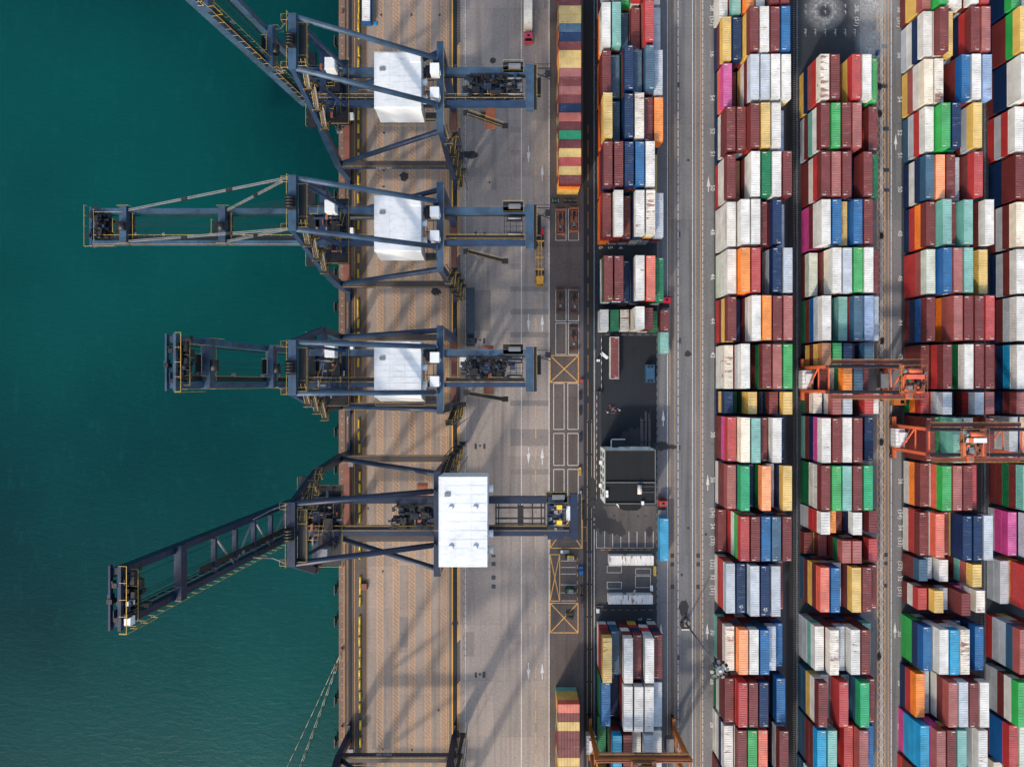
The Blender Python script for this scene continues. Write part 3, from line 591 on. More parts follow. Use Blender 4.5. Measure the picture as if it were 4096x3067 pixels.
# which ones show largest
def score(c):
    if not c['top']: return 0
    k = 2731/(H-c['z']-TH); hw, hl = (1.22, c['L']/2) if abs(c['rz']) < 1 else (c['L']/2, 1.22)
    x0, x1 = 2048+(c['x']-hw)*k, 2048+(c['x']+hw)*k; y0, y1 = 1533.5-(c['y']+hl)*k, 1533.5-(c['y']-hl)*k
    return max(0, min(x1, 4096)-max(x0, 0))*max(0, min(y1, 3067)-max(y0, 0))
for c in allc:
    c['sc'] = score(c); nb = [d for d in allc if d['top'] and d['b'] == c['b'] and d['r'] == c['r'] and d['s'] == c['s']-1]
    if c['top'] and nb and nb[0]['n'] > c['n']+1: c['sc'] *= .8
pick = sorted([c for c in allc if c['sc'] > 0], key=lambda c: -c['sc'])[:300]
pid = {id(c) for c in pick}
topmap = {(c['b'], c['r'], c['s']): c for c in allc if c['top']}
LET = {}
for c in pick:
    L = c['L']; ob = new_container(L); r = ob[0]
    r.location = (c['x'], c['y'], c['z']); r.rotation_euler = (0, 0, c['rz']+(math.pi if random.random() < .5 and c['b'] != 'S' else 0))
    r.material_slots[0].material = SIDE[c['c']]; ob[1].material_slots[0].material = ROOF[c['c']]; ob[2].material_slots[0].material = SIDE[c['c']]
    c['ob'] = r
    size = {6.06: 'twenty-foot', 12.19: 'forty-foot', 13.72: 'extra-long'}[L]
    if c['b'] in 'TS':
        lab = '%s twenty-foot container laid crosswise, %s from the gap in the %s' % (CN[c['c']], ordw(c['r']+1), PLACE[c['b']])
    else:
        rr = c['r']+1; fromb = c['nr']-c['r']
        where = '%s row from top' % ordw(rr) if rr <= fromb else '%s row from bottom' % ordw(fromb)
        nx = topmap.get((c['b'], c['r'], c['s']+1)); pv = topmap.get((c['b'], c['r'], c['s']-1))
        lab = '%s %s container, %s across, %s, %s' % (CN[c['c']], size, ordw(c['s']+1), where, PLACE[c['b']])
        q = nx or pv
        if q and len(lab.split()) + 2 + len(CN[q['c']].split()) <= 16: lab += ', beside ' + CN[q['c']]
    tag(r, lab, 'container', 'containers stacked in the yard')
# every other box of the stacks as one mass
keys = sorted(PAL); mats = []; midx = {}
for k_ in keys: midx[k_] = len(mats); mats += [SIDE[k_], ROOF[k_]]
LV = []; LF = []; LM = []; base = 0; arr = {}
for L in TPL:
    q = TPL[L][1]; v = np.array([p for _, f in q for p in f], dtype=np.float32); pm = np.array([1 if p == 1 else 0 for p, _ in q], dtype=np.int32); arr[L] = (v, pm)
for c in allc:
    if id(c) in pid: continue
    v, pm = arr[c['L']]; ca, sa = math.cos(c['rz']), math.sin(c['rz'])
    w_ = np.empty_like(v); w_[:, 0] = v[:, 0]*ca-v[:, 1]*sa+c['x']; w_[:, 1] = v[:, 0]*sa+v[:, 1]*ca+c['y']; w_[:, 2] = v[:, 2]+c['z']
    LV.append(w_); LM.append(midx[c['c']]+pm)
V = np.concatenate(LV); M_ = np.concatenate(LM); nf = len(M_)
me = bpy.data.meshes.new('stacked_containers'); me.vertices.add(len(V)); me.vertices.foreach_set('co', V.ravel())
me.loops.add(nf*4); me.loops.foreach_set('vertex_index', np.arange(nf*4, dtype=np.int32)); me.polygons.add(nf)
me.polygons.foreach_set('loop_start', np.arange(0, nf*4, 4, dtype=np.int32)); me.polygons.foreach_set('loop_total', np.full(nf, 4, dtype=np.int32))
for m in mats: me.materials.append(m)
me.polygons.foreach_set('material_index', M_.astype(np.int32)); me.update(calc_edges=True); me.validate()
so_ = bpy.data.objects.new('stacked_containers', me); COL.objects.link(so_)
tag(so_, 'lower tiers of the container stacks in many colours', 'containers', kind='stuff')
# lettering that can be made out on some of them
def side_text(b_, r_, s_, body, size, m, yy=0, zz=1.35):
    c = topmap.get((b_, r_, s_))
    if not c or 'ob' not in c: return
    me_ = text_mesh(body, size); me_.materials.clear(); me_.materials.append(m); o = bpy.data.objects.new('lettering', me_); COL.objects.link(o); o.parent = c['ob']
    fl = abs(c['ob'].rotation_euler.z) > 1
    # the face towards the quay: local -x, or +x when the box is turned round
    sx_ = 1.226 if fl else -1.226
    o.location = (sx_, -yy if fl else yy, zz); o.rotation_euler = (math.pi/2, 0, (math.pi/2 if fl else -math.pi/2))
TB = paint('lettering_black', (20,24,30), 0, .6, 0, dirt=0); TR = paint('lettering_red', (170,40,50), 0, .6, 0, dirt=0); TBL = paint('lettering_blue', (50,60,120), 0, .6, 0, dirt=0)
side_text('C', 5, 2, 'CHINA SHIPPING', 1.2, WLINE); side_text('A', 6, 3, 'YANG MING', 1.5, TR); side_text('A', 5, 1, 'YANG MING', 1.5, TR); side_text('B', 5, 0, 'YANG MING', 1.5, TR)
side_text('C', 8, 1, 'MAERSK', 1.2, TB); side_text('E', 9, 1, 'Hapag-Lloyd', .9, TBL); side_text('A', 4, 3, 'YANG MING', 1.2, TBL); side_text('C', 7, 2, 'Hapag-Lloyd', .9, TBL)
for s_ in (1, 3):
    c = topmap[('B', 13, s_)]
    if 'ob' in c:
        me_ = text_mesh('45', 1.25); me_.materials.clear(); me_.materials.append(WLINE); o = bpy.data.objects.new('lettering', me_); COL.objects.link(o); o.parent = c['ob']
        fl = abs(c['ob'].rotation_euler.z) > 1; o.location = (0, (5.1 if fl else -5.1), 2.69); o.rotation_euler = (0, 0, math.pi if fl else 0)
# ---------------------------------------------------------------- ship-to-shore cranes
WS, LS = -47.4, -16.7          # water-side and land-side rails
def crane(name, Yc, lab, gh=40.0, boom_deg=0.0, boom_len=50.0, apex=(-44.5, 5.2, 61.5), back=3.2, house=(-31.4, -20.7, -7.9, 6.3), steel=STEEL, top=STEELT, trolley=None, style='a', girdy=(4.0, -3.5), no='NO 07', Hw=9.4, yo=0.0):
    R_ = empty(name, ((WS+LS)/2, Yc, 0)); tag(R_, lab, 'crane', 'ship-to-shore cranes on the quay'); ox = (WS+LS)/2
    def P(x, y, z): return (x-ox, y, z)
    ph = 13.0; ax, ay, az = apex; rnd_b = random.Random(11)
    def part(b, nm, par=R_, lb=None):
        o = b.build(nm, par)
        if lb: o['label'] = lb
        return o
    def hr_(r_, par):
        r_.v = [(v[0], v[1]+yo, v[2]) for v in r_.v]; r_.build('handrail', par)
    # legs with bogies
    for sx, tx in ((WS, -44.6), (LS, LS)):
        for sy in (-1, 1):
            b = MB(); y = sy*Hw
            b.beam(P(sx, y, 2.2), P(sx, y, ph), 1.6, 1.9, steel); b.beam(P(sx, y, ph), P(tx, y, gh+(0 if sx == WS else 1.2)), 1.7, 2.0, steel, 1.3, 1.6)
            lg = part(b, 'leg')
            w_ = MB()
            w_.box(sx-ox-.45, sx-ox+.45, y-3.4, y+3.4, 1.5, 2.2, steel)
            for q in (-2.6, -1.0, 1.0, 2.6): w_.box(sx-ox-.35, sx-ox+.35, y+q-.55, y+q+.55, .5, 1.4, DARKM); w_.tube(P(sx-.2, y+q-.4, .45), P(sx+.2, y+q-.4, .45), .33, DARKM, 10); w_.tube(P(sx-.2, y+q+.4, .45), P(sx+.2, y+q+.4, .45), .33, DARKM, 10)
            w_.build('bogie', lg)
    b = MB(); b.box(WS-ox-1.0, WS-ox+.75, -Hw+.8, Hw-.8, 2.3, 4.2, REDB); b.build('sill_beam', R_)
    b = MB(); b.box(LS-ox-.75, LS-ox+.75, -Hw+.8, Hw-.8, 2.3, 4.2, REDB if style == 'a' else steel); b.build('sill_beam', R_)
    for sy in (-1, 1):
        b = MB(); b.box(WS-ox+.7, LS-ox-.7, sy*Hw-.85, sy*Hw+.85, ph-1.0, ph+.8, steel); b.box(WS-ox+.75, LS-ox-.75, sy*Hw-.8, sy*Hw+.8, ph+.8, ph+.86, PORT)
        pb = part(b, 'portal_beam')
        r_ = MB(); r_.rail([P(WS+1.5, sy*Hw+.95, ph+.8), P(LS-1.5, sy*Hw+.95, ph+.8)], YEL, r=.05); r_.rail([P(WS+1.5, sy*Hw-.95, ph+.8), P(LS-1.5, sy*Hw-.95, ph+.8)], YEL, r=.05); r_.build('handrail', pb)
        b = MB(); b.tube(P(WS+.8, sy*Hw, ph+1.0), P(LS-.6, sy*Hw, gh-2.0), .62, steel, 14); part(b, 'diagonal_brace')
        t_ = put_text(no, 1.5, Matrix.Identity(4), WLINE, 'crane_number', pb); t_.parent = pb; t_.matrix_world = Matrix.Identity(4); t_.location = (-3, sy*(Hw+.87), ph-.1); t_.rotation_euler = (math.pi/2, 0, math.pi if sy > 0 else 0)
    # cross beams between the leg heads
    b = MB(); b.box(LS-ox-.8, LS-ox+.75, -Hw-.9, Hw+.9, gh-.6, gh+1.3, top); cb = part(b, 'upper_cross_beam')
    r_ = MB(); r_.rail([P(LS+.95, -Hw, gh+1.3), P(LS+.95, Hw, gh+1.3)], YEL, r=.05); r_.build('handrail', cb)
    b = MB(); b.box(-44.6-ox-.75, -44.6-ox+.75, -Hw-.5, Hw+.5, gh-2.4, gh-.8, steel); part(b, 'upper_cross_beam')
    # a-frame
    for sy in (-1, 1):
        b = MB(); b.beam(P(-44.6, sy*Hw, gh-.4), P(ax, yo+sy*ay, az), 1.15, 1.35, steel, .95, 1.1); part(b, 'a_frame_leg')
        b = MB(); b.beam(P(-39.0, yo+sy*4.4, gh+1), P(ax+.6, yo+sy*(ay-.4), az-.6), .6, .6, steel); part(b, 'a_frame_strut')
        b = MB(); b.tube(P(ax+.5, yo+sy*ay, az-.2), P(LS-1.0, yo+sy*ay, gh+(4.0 if style == 'a' else 2.0)), .58 if style == 'a' else .62, top if style == 'a' else steel, 14)
        b.box(LS-ox-1.5, LS-ox-.2, yo+sy*ay-.35, yo+sy*ay+.35, gh+1.0, gh+(4.3 if style == 'a' else 2.4), steel); part(b, 'backstay')
    b = MB(); b.box(ax-ox-.75, ax-ox+.85, yo-ay-.4, yo+ay+.4, az-.9, az+.6, top); apx = part(b, 'apex_beam')
    r_ = MB(); r_.box(ax-ox+.9, ax-ox+2.9, -ay+.4, ay-1.2, az-1.2, az-1.1, DARKM)
    r_.box(ax-ox-2.2, ax-ox-.75, -ay-.2, -ay+1.0, az-.6, az-.5, DARKM); r_.box(ax-ox-2.2, ax-ox-.75, ay-1.0, ay+.2, az-.6, az-.5, DARKM); (r_.build('platform', apx)).location.y = yo
    r_ = MB(); r_.rail([P(ax+.9, -ay+.4, az-1.1), P(ax+2.9, -ay+.4, az-1.1), P(ax+2.9, ay-1.2, az-1.1), P(ax+.9, ay-1.2, az-1.1)], YEL, r=.055)
    for q in (-1, 1): r_.rail([P(ax-.8, q*(ay-.4)-.6, az-.5), P(ax-2.2, q*(ay-.4)-.6, az-.5), P(ax-2.2, q*(ay-.4)+.6, az-.5), P(ax-.8, q*(ay-.4)+.6, az-.5)], YEL, r=.055)
    r_.rail([P(ax-.7, -ay-.3, az+.6), P(ax-.7, -1.5, az+.6)], YEL, r=.05); r_.rail([P(ax-.7, 1.5, az+.6), P(ax-.7, ay+.3, az+.6)], YEL, r=.05); hr_(r_, apx)
    b = MB()
    for q in (-.9, -.3, .3, .9): b.tube(P(ax-.3, q-.2, az+.9), P(ax-.3, q+.2, az+.9), .95, DARKM, 14)
    b.box(ax-ox-1.2, ax-ox+.9, -1.5, 1.5, az+.2, az+.75, DARKM); (b.build('rope_sheave', R_)).location.y = yo
    # zigzag stair on the a-frame and along the leg
    def stair(nm, pts, wd=.85):
        b = MB(); r_ = MB()
        for a, c in zip(pts[:-1], pts[1:]):
            a = Vector(P(*a)); c = Vector(P(*c)); b.beam(a, c, wd, .12, DARKM); s_ = (c-a).cross(Vector((0,0,1))); s_.normalize(); s_ *= wd/2
            r_.rail([a+s_, c+s_], YEL, r=.05, step=1.5); r_.rail([a-s_, c-s_], YEL, r=.05, step=1.5)
            b.box(c.x-.9, c.x+.9, c.y-.7, c.y+.7, c.z-.08, c.z, DARKM)
            r_.rail([(c.x-.9, c.y-.7, c.z), (c.x+.9, c.y-.7, c.z), (c.x+.9, c.y+.7, c.z), (c.x-.9, c.y+.7, c.z)], YEL, r=.045, mid=False)
        o = part(b, nm); r_.build('handrail', o); return o
    zz = []; nst = 6
    sd_ = -1 if style == 'a' else 1
    for i in range(nst+1):
        t = i/nst; zz.append((-42.6+(ax+44.6)*t, sd_*((Hw+.5)*(1-t)+(ay-.6)*t)+(1.9 if i % 2 else -1.3)*sd_, gh+1+(az-gh-2.2)*t))
    stair('a_frame_stair', zz)
    st_ = []
    for i in range(9):
        t = i/8; st_.append((LS+1.9+(.9 if i % 2 else 0), sd_*(Hw+1.6)+(1.9 if i % 2 else -1.4), 2.5+(gh-3.5)*t))
    so2 = stair('stair_tower', st_, 1.1)
    b = MB()
    for xx in (1.3, 3.9):
        for yy in (-2.2, 2.4): b.beam(P(LS+xx, sd_*(Hw+1.6)+yy, 2.3), P(LS+xx, sd_*(Hw+1.6)+yy, gh), .14, .14, steel)
    for i in range(9):
        zt = 2.5+(gh-3.5)*i/8; b.box(LS-ox+.8, LS-ox+1.4, sd_*(Hw+.5)-.5, sd_*(Hw+1.6)+.5, zt-.1, zt, DARKM)
    b.build('stair_frame', so2)
    # girders behind the hinge
    hx = -47.6
    for i, gy in enumerate(girdy):
        gw = .75 if i == 0 or style == 'b' else .55; b = MB(); b.box(hx-ox, back-ox, gy-gw, gy+gw, gh-1.6, gh+.2, top if i == 0 else steel); b.box(hx-ox, back-ox, gy+(.75 if i else -.95), gy+(.95 if i else -.75), gh-1.7, gh-1.55, RAILM)
        g_ = part(b, 'main_girder'); r_ = MB()
        y_ = gy+(1.5 if i == 0 else -1.5); s_ = 1 if i == 0 else -1
        for a, c in ((hx, house[0]-.6), (LS+1.2, back-.3)):
            if i: b2 = MB(); b2.box(a-ox, c-ox, gy+.8, gy+1.7, gh-.2, gh-.1, DARKM); b2.build('walkway', g_); r_.rail([P(a, gy+1.7, gh-.1), P(c, gy+1.7, gh-.1)], YEL, r=.05); r_.rail([P(a, gy+.72, gh+.2), P(c, gy+.72, gh+.2)], YEL, r=.05)
            else: r_.rail([P(a, gy+.7, gh+.2), P(c, gy+.7, gh+.2)], GRY if style == 'a' else DARKM, r=.035)
        r_.build('handrail', g_)
    # back end with platform
    b = MB(); yl_, yh_ = girdy[1]-1.6, girdy[0]+1.4
    b.box(back-ox+.1, back-ox+1.8, yl_, yh_, gh-1.4, gh+.25, top); e_ = part(b, 'end_frame')
    r_ = MB(); r_.rail([P(back+2.6, yh_, gh), P(back+2.6, yl_+3, gh), P(back+3.6, yl_+3, gh), P(back+3.6, yl_, gh), P(back-1, yl_-.3, gh)], YEL, r=.055)
    r_.rail([P(back-5.3, yh_+.6, gh+.2), P(back-.5, yh_+.6, gh+.2), P(back-.5, yh_-1.8, gh+.2), P(back-5.3, yh_-1.8, gh+.2), P(back-5.3, yh_+.6, gh+.2)], YEL, r=.055)
    r_.rail([P(back+2, yh_-.4, gh+.2), P(back+5.9, yh_-.4, gh+.2), P(back+5.9, yh_-4.0, gh+.2), P(back+2, yh_-4.0, gh+.2)], DARKM, r=.07); r_.build('handrail', e_)
    b = MB(); b.box(back-ox+1.9, back-ox+2.6, yl_, yh_, gh-.1, gh, DARKM); b.box(back-ox+4.6, back-ox+5.9, yh_-2.6, yh_-1.2, gh-.6, gh+.2, DARKM); b.beam(P(back+1.9, yh_-.8, gh), P(back+5.9, yh_-.8, gh), .18, .2, DARKM); b.beam(P(back+1.9, yh_-1.8, gh), P(back+5.9, yh_-3.4, gh), .18, .2, DARKM); b.beam(P(back+1.9, yh_-3.9, gh), P(back+5.9, yh_-1.0, gh), .14, .14, DARKM)
    b.box(back-ox-5.3, back-ox-.6, yh_-1.8, yh_+.6, gh+.1, gh+.2, DARKM); b.box(back-ox-4.0, back-ox-1.2, yh_-1.1, yh_-.1, gh+.2, gh+1.0, GRY)
    b.box(back-ox+2.7, back-ox+3.7, yl_+4, yl_+8.6, gh-2.6, gh-2.5, DARKM); b.build('end_platform', e_)
    b = MB()
    for q in range(5): b.beam(P(back-5.2, girdy[1]+1.6+q*1.15, gh-.5), P(back-.4, girdy[1]+1.6+q*1.15, gh-.5), .1, .1, DARKM)
    for q in range(4): b.beam(P(back-5.0+q*1.4, girdy[1]+1.0, gh-.5), P(back-5.0+q*1.4, girdy[0]-1.0, gh-.5), .12, .12, DARKM)
    for q in (girdy[1]+1.9, girdy[0]-1.9): b.box(back-ox-4.4, back-ox-.8, q-.5, q+.5, gh-.4, gh+.3, DARKM); b.tube(P(back-4.2, q, gh+.4), P(back-1.0, q, gh+.4), .25, GRY, 8)
    b.build('rope_gear', e_)
    if style == 'b':
        b = MB(); ya, yb = girdy[1]+.8, girdy[0]-.8
        b.box(8.0-ox, 11.6-ox, girdy[1]-1.5, girdy[0]+.9, gh+.2, gh+.35, steel); b.box(8.0-ox, 11.6-ox, ya, yb, gh-.4, gh-.3, DARKM)
        for q in range(50): xx = rnd_b.uniform(8.2, 11.3)-ox; yy = rnd_b.uniform(ya, yb); a_1 = rnd_b.uniform(.08, .5); b.box(xx-a_1, xx+a_1, yy-rnd_b.uniform(.06, .5), yy+rnd_b.uniform(.06, .5), gh+.3, gh+.4+rnd_b.random()*.9, rnd_b.choice([DARKM, DARKM, steel, steel, GRY]))
        for q in (-1.2, 2.2): b.box(10.0-ox, 11.2-ox, 1.0+q, 2.0+q, gh+.35, gh+1.4, YELB)
        part(b, 'rear_machinery')
        b = MB()
        for q in (-3.6, -3.0, 1.4, 1.9, 4.6, 6.6, 7.4): b.beam(P(q, ya, gh-.2), P(q, yb, gh-.2), .3, .4, DARKM)
        for q in (ya+1.2, ya+2.4, yb-.9): b.beam(P(-3.8, q, gh-.1), P(7.6, q, gh-.1), .35, .3, DARKM)
        b.box(1.4-ox, 2.6-ox, ya+.2, yb-.4, gh-.2, gh-.12, DARKM); part(b, 'rope_frame')
        b = MB(); b.box(12.2-ox, 13.4-ox, girdy[0]-4.6, girdy[0]-1.4, gh-2.6, gh-.2, WHT); part(b, 'operator_cab')
    # hanging access stair at the back girder
    if style == 'a':
        b = MB(); a = P(back-13.5, girdy[1]-2.0, gh-1.2); c = P(back-5.5, girdy[1]-3.4, gh-5.0); b.beam(a, c, .9, .15, DARKM)
        b.box(a[0]-1.2, a[0]+.4, a[1]-.5, a[1]+.8, a[2]-.1, a[2], DARKM); b.box(c[0]-.2, c[0]+1.4, c[1]-.7, c[1]+.6, c[2]-.1, c[2], DARKM); o = part(b, 'access_stair')
        r_ = MB(); n_ = Vector((.15, .44, 0)); r_.rail([Vector(a)+n_, Vector(c)+n_], YEL, r=.05); r_.rail([Vector(a)-n_, Vector(c)-n_], YEL, r=.05); r_.build('handrail', o)
    # machinery house
    x0, x1, y0, y1 = house; hz = gh+1.0; ht = hz+(5.6 if style == 'a' else 6.6)
    x0 -= ox; x1 -= ox
    if style == 'a': hz = gh-1.8; ht = gh+3.9
    b = MB(); b.hexa([(x0+.25,y0+.5,hz),(x1,y0+.5,hz),(x1,y1,hz),(x0+.25,y1,hz),(x0,y0+(1.6 if style == 'a' else .1),ht),(x1-.2,y0+(1.6 if style == 'a' else .1),ht),(x1-.2,y1,ht),(x0,y1,ht)], WHT)
    for q in range(1, 6): yy = y0+(y1-y0)*q/6; b.box(x1-.04, x1+.05, yy-.06, yy+.06, hz, ht-.2, WHT)
    hs = part(b, 'machinery_house')
    b = MB(); b.hexa([(x0-.1,y0+1.5 if style == 'a' else y0,ht+.01),(x1,y0+1.5 if style == 'a' else y0,ht+.01),(x1,y1+.1,ht+.01),(x0-.1,y1+.1,ht+.01),(x0,y0+1.8 if style == 'a' else y0+.2,ht+.22),(x1-.1,y0+1.8 if style == 'a' else y0+.2,ht+.18),(x1-.1,y1,ht+.18),(x0,y1,ht+.22)], WHR)
    for q in range(1, 9): yy = y0+2+(y1-y0-2)*q/9; b.box(x0+.1, x1-.3, yy-.03, yy+.03, ht+.2, ht+.25, WHR)
    for q in (x0+3.4, x0+6.9): b.box(q-.03, q+.03, y0+2, y1-.1, ht+.2, ht+.255, WHR)
    b.box(x0+1.2, x0+2.4, y1-4.2, y1-3.4, ht+.2, ht+.55, GRY)
    if style != 'a':
        for q in (x0+2.6, x1-2.6):
            for yy in (y0+4.4, y1-6.5): b.tube((q, yy, ht+.2), (q, yy, ht+.5), .55, WHT, 16); b.tube((q, yy, ht+.5), (q, yy, ht+.7), .55, WHT, 16, .2)
    else:
        b.box(x1-2.6, x1-.12, y1-2.2, y1-.2, ht+.19, ht+.5, WHT); b.box(x1-.12, x1+.9, y0+3.2, y0+4.3, hz+3.9, hz+4.2, WHT)
    b.build('roof', hs)
    r_ = MB(); r_.rail([(x0, y1, ht), (x1-.2, y1, ht)], WHT, h=.5, r=.03, mid=False); r_.rail([(x0, y1, ht), (x0, y0+1, ht)], WHT, h=.5, r=.03, mid=False); r_.rail([(x0-.7, y0-.6, hz), (x1+.3, y0-.6, hz)], YEL if style == 'a' else DARKM, r=.045); r_.rail([(x0-.7, y0-.6, hz), (x0-.7, y0+3.2, hz)], YEL if style == 'a' else DARKM, r=.045); r_.build('handrail', hs)
    for yy in ((y0+4.6, y0+8.4) if style == 'a' else (y0+3, y0+6.5, y1-3)): b = MB(); b.tube((x1-.2, yy, hz+3.6), (x1+1.1, yy, hz+3.6), .75, WHT if yy > y0+6 else WHTR, 14); b.box(x1+.9, x1+1.0, yy-.75, yy+.75, hz+2.9, hz+4.3, WHT); b.build('vent_hood', hs)
    b = MB(); b.box(x0+.3, x1, y0+.8, y1-.3, hz-.6, hz-.02, DARKM); b.build('house_base', hs)
    if style == 'a':
        for q in (-3.9, 1.6):
            b = MB(); xc = x1+2.0; b.box(xc, xc+2.0, q, q+2.3, gh+1.4, gh+4.0, WHT); b.box(xc-.05, xc+2.05, q-.05, q+2.35, gh+4.0, gh+4.12, WHT); b.box(xc+2.0, xc+2.25, q+.3, q+1.0, gh+2.0, gh+3.6, WHT); part(b, 'electrical_cabinet')
        b = MB(); xa = x1+.5; xb = LS-ox-.9
        for q in (y0+.8, -4.6, -1.2, 1.4, 4.4): b.beam((xa, q, gh+.9), (xb, q, gh+.9), .16, .2, DARKM)
        for q in (xa+.4, xa+1.9, xa+3.4): b.beam((q, y0+.8, gh+.8), (q, 4.4, gh+.8), .16, .2, REDB)
        b.box(xa, xb, y0-.2, y0+1.8, gh+.8, gh+.9, DARKM); b.box(xa, xb, 2.0, 5.0, gh+.6, gh+.7, DARKM)
        wk = part(b, 'service_platform'); r_ = MB(); r_.rail([(xa, y0-.2, gh+.9), (xb, y0-.2, gh+.9)], YEL, r=.05); r_.rail([(xb-.3, y0+1.8, gh+.9), (xb-.3, 4.9, gh+.9)], YEL, r=.05); r_.build('handrail', wk)
    # platforms around the hinge
    b = MB(); b.box(-43.6-ox, -38.2-ox, -Hw+1, Hw-2.4, gh-.9, gh-.8, DARKM); b.box(-48.2-ox, -46.2-ox, -Hw+.5, Hw-.5, gh-1.5, gh-.6, DARKM); b.box(-46.6-ox, -40-ox, -2.2, -1.8, gh-.5, gh+.1, steel); b.box(-46.6-ox, -40-ox, 2.0, 2.4, gh-.5, gh+.1, steel)
    for q in range(5): b.beam(P(-43.4+q*1.2, -6, gh+.2), P(-43.4+q*1.2, 6, gh+.2), .15, .25, steel)
    b.box(-42-ox, -40-ox, -1.4, 1.2, gh-.8, gh+1.4, DARKM)
    hp = part(b, 'hinge_platform'); r_ = MB()
    r_.rail([P(-38.2, -Hw+1, gh-.8), P(-38.2, Hw-2.4, gh-.8), P(-43.6, Hw-2.4, gh-.8)], YEL, r=.055); r_.rail([P(-43.6, -Hw+1, gh-.8), P(-38.2, -Hw+1, gh-.8)], YEL, r=.055); r_.rail([P(-40.2, -5.5, gh-.8), P(-40.2, 5, gh-.8)], YEL, r=.05)
    r_.rail([P(-48.2, -Hw+.5, gh-.6), P(-48.2, Hw-.5, gh-.6)], YEL, r=.05); r_.build('handrail', hp)
    b = MB(); b.box(-43.0-ox, -40.6-ox, 2.8 if style == 'a' else -7.5, 5.6 if style == 'a' else -5, gh+.6, gh+3.4, WHT if style == 'a' else GRY); b.box(-42.9-ox, -40.7-ox, 2.9 if style == 'a' else -7.4, 5.5 if style == 'a' else -5.1, gh+3.4, gh+3.55, WHT if style == 'a' else GRY); b.build('drive_housing', R_)
    rnd = random.Random(int(Yc)); b = MB()
    for q in range(70):
        xx = rnd.uniform(-47, -38.6)-ox; yy = rnd.uniform(-6.5, 5.5)+yo; zz_ = gh+rnd.uniform(-2.5, 1.4); a_1 = rnd.uniform(.15, 1.5); b_1 = rnd.uniform(.15, 1.8) if a_1 < .6 else rnd.uniform(.1, .35)
        b.box(xx-a_1/2, xx+a_1/2, yy-b_1/2, yy+b_1/2, zz_, zz_+rnd.uniform(.1, .9), rnd.choice([DARKM, DARKM, steel, steel, GRY, BRN]))
    b.box(-46.8-ox, -38.8-ox, -6.6+yo, 5.6+yo, gh-2.7, gh-2.55, DARKM); b.build('hoist_machinery', R_)
    r_ = MB()
    for q in range(6): xx = rnd.uniform(-47, -40); yy = rnd.uniform(-6, 3)+yo; r_.rail([P(xx, yy, gh+.5), P(xx+rnd.uniform(.5, 2), yy, gh+.5), P(xx+2, yy+rnd.uniform(1, 4), gh+.5)], YEL, r=.05)
    r_.build('handrail', R_)
    # boom
    a_ = math.radians(boom_deg); ca, sa = math.cos(a_), math.sin(a_)
    bm = empty('boom', P(hx-.9, 0, gh-.6)); bm.parent = R_; bm.rotation_euler = (0, a_, 0)      # boom runs along local -x
    L = boom_len
    for i, gy in enumerate(girdy):
        b = MB(); b.box(-L, 0, gy-.5, gy+.5, -.9, .7, top if style == 'a' else steel); b.box(-L, 0, gy+(.7 if i else -.9), gy+(.9 if i else -.7), -1.1, -.95, RAILM)
        if style == 'a' and i: b.box(-L+2, -1, gy+.75, gy+1.6, .3, .38, DARKM)
        for q in range(1, 6): b.box(-L*q/6-.06, -L*q/6+.06, gy-.53, gy+.53, -.93, .73, steel)
        b.build('boom_girder', bm)
    r_ = MB(); gy = girdy[1]
    r_.rail([(-L+1, gy+1.6, .4), (-1, gy+1.6, .4)], YEL if style == 'a' else GRY, r=.055); r_.rail([(-L+1, gy-.65, .8), (-1, gy-.65, .8)], YEL, r=.05)
    if style == 'a': r_.rail([(-L+1, girdy[0]-.65, .8), (-L+8, girdy[0]-.65, .8)], YEL, r=.05)
    r_.build('handrail', bm)
    ties = (.38, .84) if style == 'a' else (.12, .24, .36, .48, .60, .78)
    for j, t in enumerate(ties):
        b = MB(); x = -L*t
        if style == 'a':
            b.box(x-.8, x+.8, girdy[1]-.7, girdy[0]+.7, .2, 1.9, top); b.box(x+.8, x+2.0, girdy[1]+.8, girdy[0]-.8, .2, .3, DARKM); b.tube((x, -1.0, 2.2), (x, .9, 2.2), .8, DARKM, 12); b.box(x-2.6, x-.8, girdy[1]+2.2, girdy[0]-2.2, .3, .4, DARKM)
        else:
            b.box(x-.35, x+.35, girdy[1]+.7, girdy[0]-.7, .1, .9, steel)
            if j == 5: b.box(x-.8, x+.8, girdy[1]-.7, girdy[0]+.7, .5, 1.6, top)
        tb = b.build('boom_tie', bm); r_ = MB()
        if style == 'a': r_.rail([(x-2.6, girdy[1]+2.2, .4), (x-2.6, girdy[0]-2.2, .4)], YEL, r=.06); r_.rail([(x+2.0, girdy[1]+.8, .3), (x+2.0, girdy[0]-.8, .3)], YEL, r=.06); r_.rail([(x-.8, girdy[0]+.6, 1.9), (x+2.0, girdy[0]+.6, 1.9)], YEL, r=.05); r_.rail([(x-.8, girdy[1]-.6, 1.9), (x+2.0, girdy[1]-.6, 1.9)], YEL, r=.05); r_.build('handrail', tb)
    if style != 'a':
        b = MB(); xs = [-L*.10, -L*.24, -L*.36, -L*.48, -L*.6]
        for q in range(4): a1, a2 = (girdy[1], girdy[0]) if q % 2 else (girdy[0], girdy[1]); b.beam((xs[q], a1, .4), (xs[q+1], a2, .4), .3, .3, GRY)
        b.beam((-3, 0, .6), (-L*.68, 0, .6), .9, .15, DARKM); b.build('boom_lattice', bm)
    b = MB(); b.box(-L-.5, -L+.1, girdy[1]-.9, girdy[0]+.9, .2, .7, top); b.box(-L-.5, -L+.1, girdy[1]-.9, girdy[0]+.9, -1.2, -.9, top); b.box(-L+.3, -L+4.2, girdy[1]+.8, girdy[0]-.8, -.4, -.3, DARKM)
    rn2 = random.Random(5)
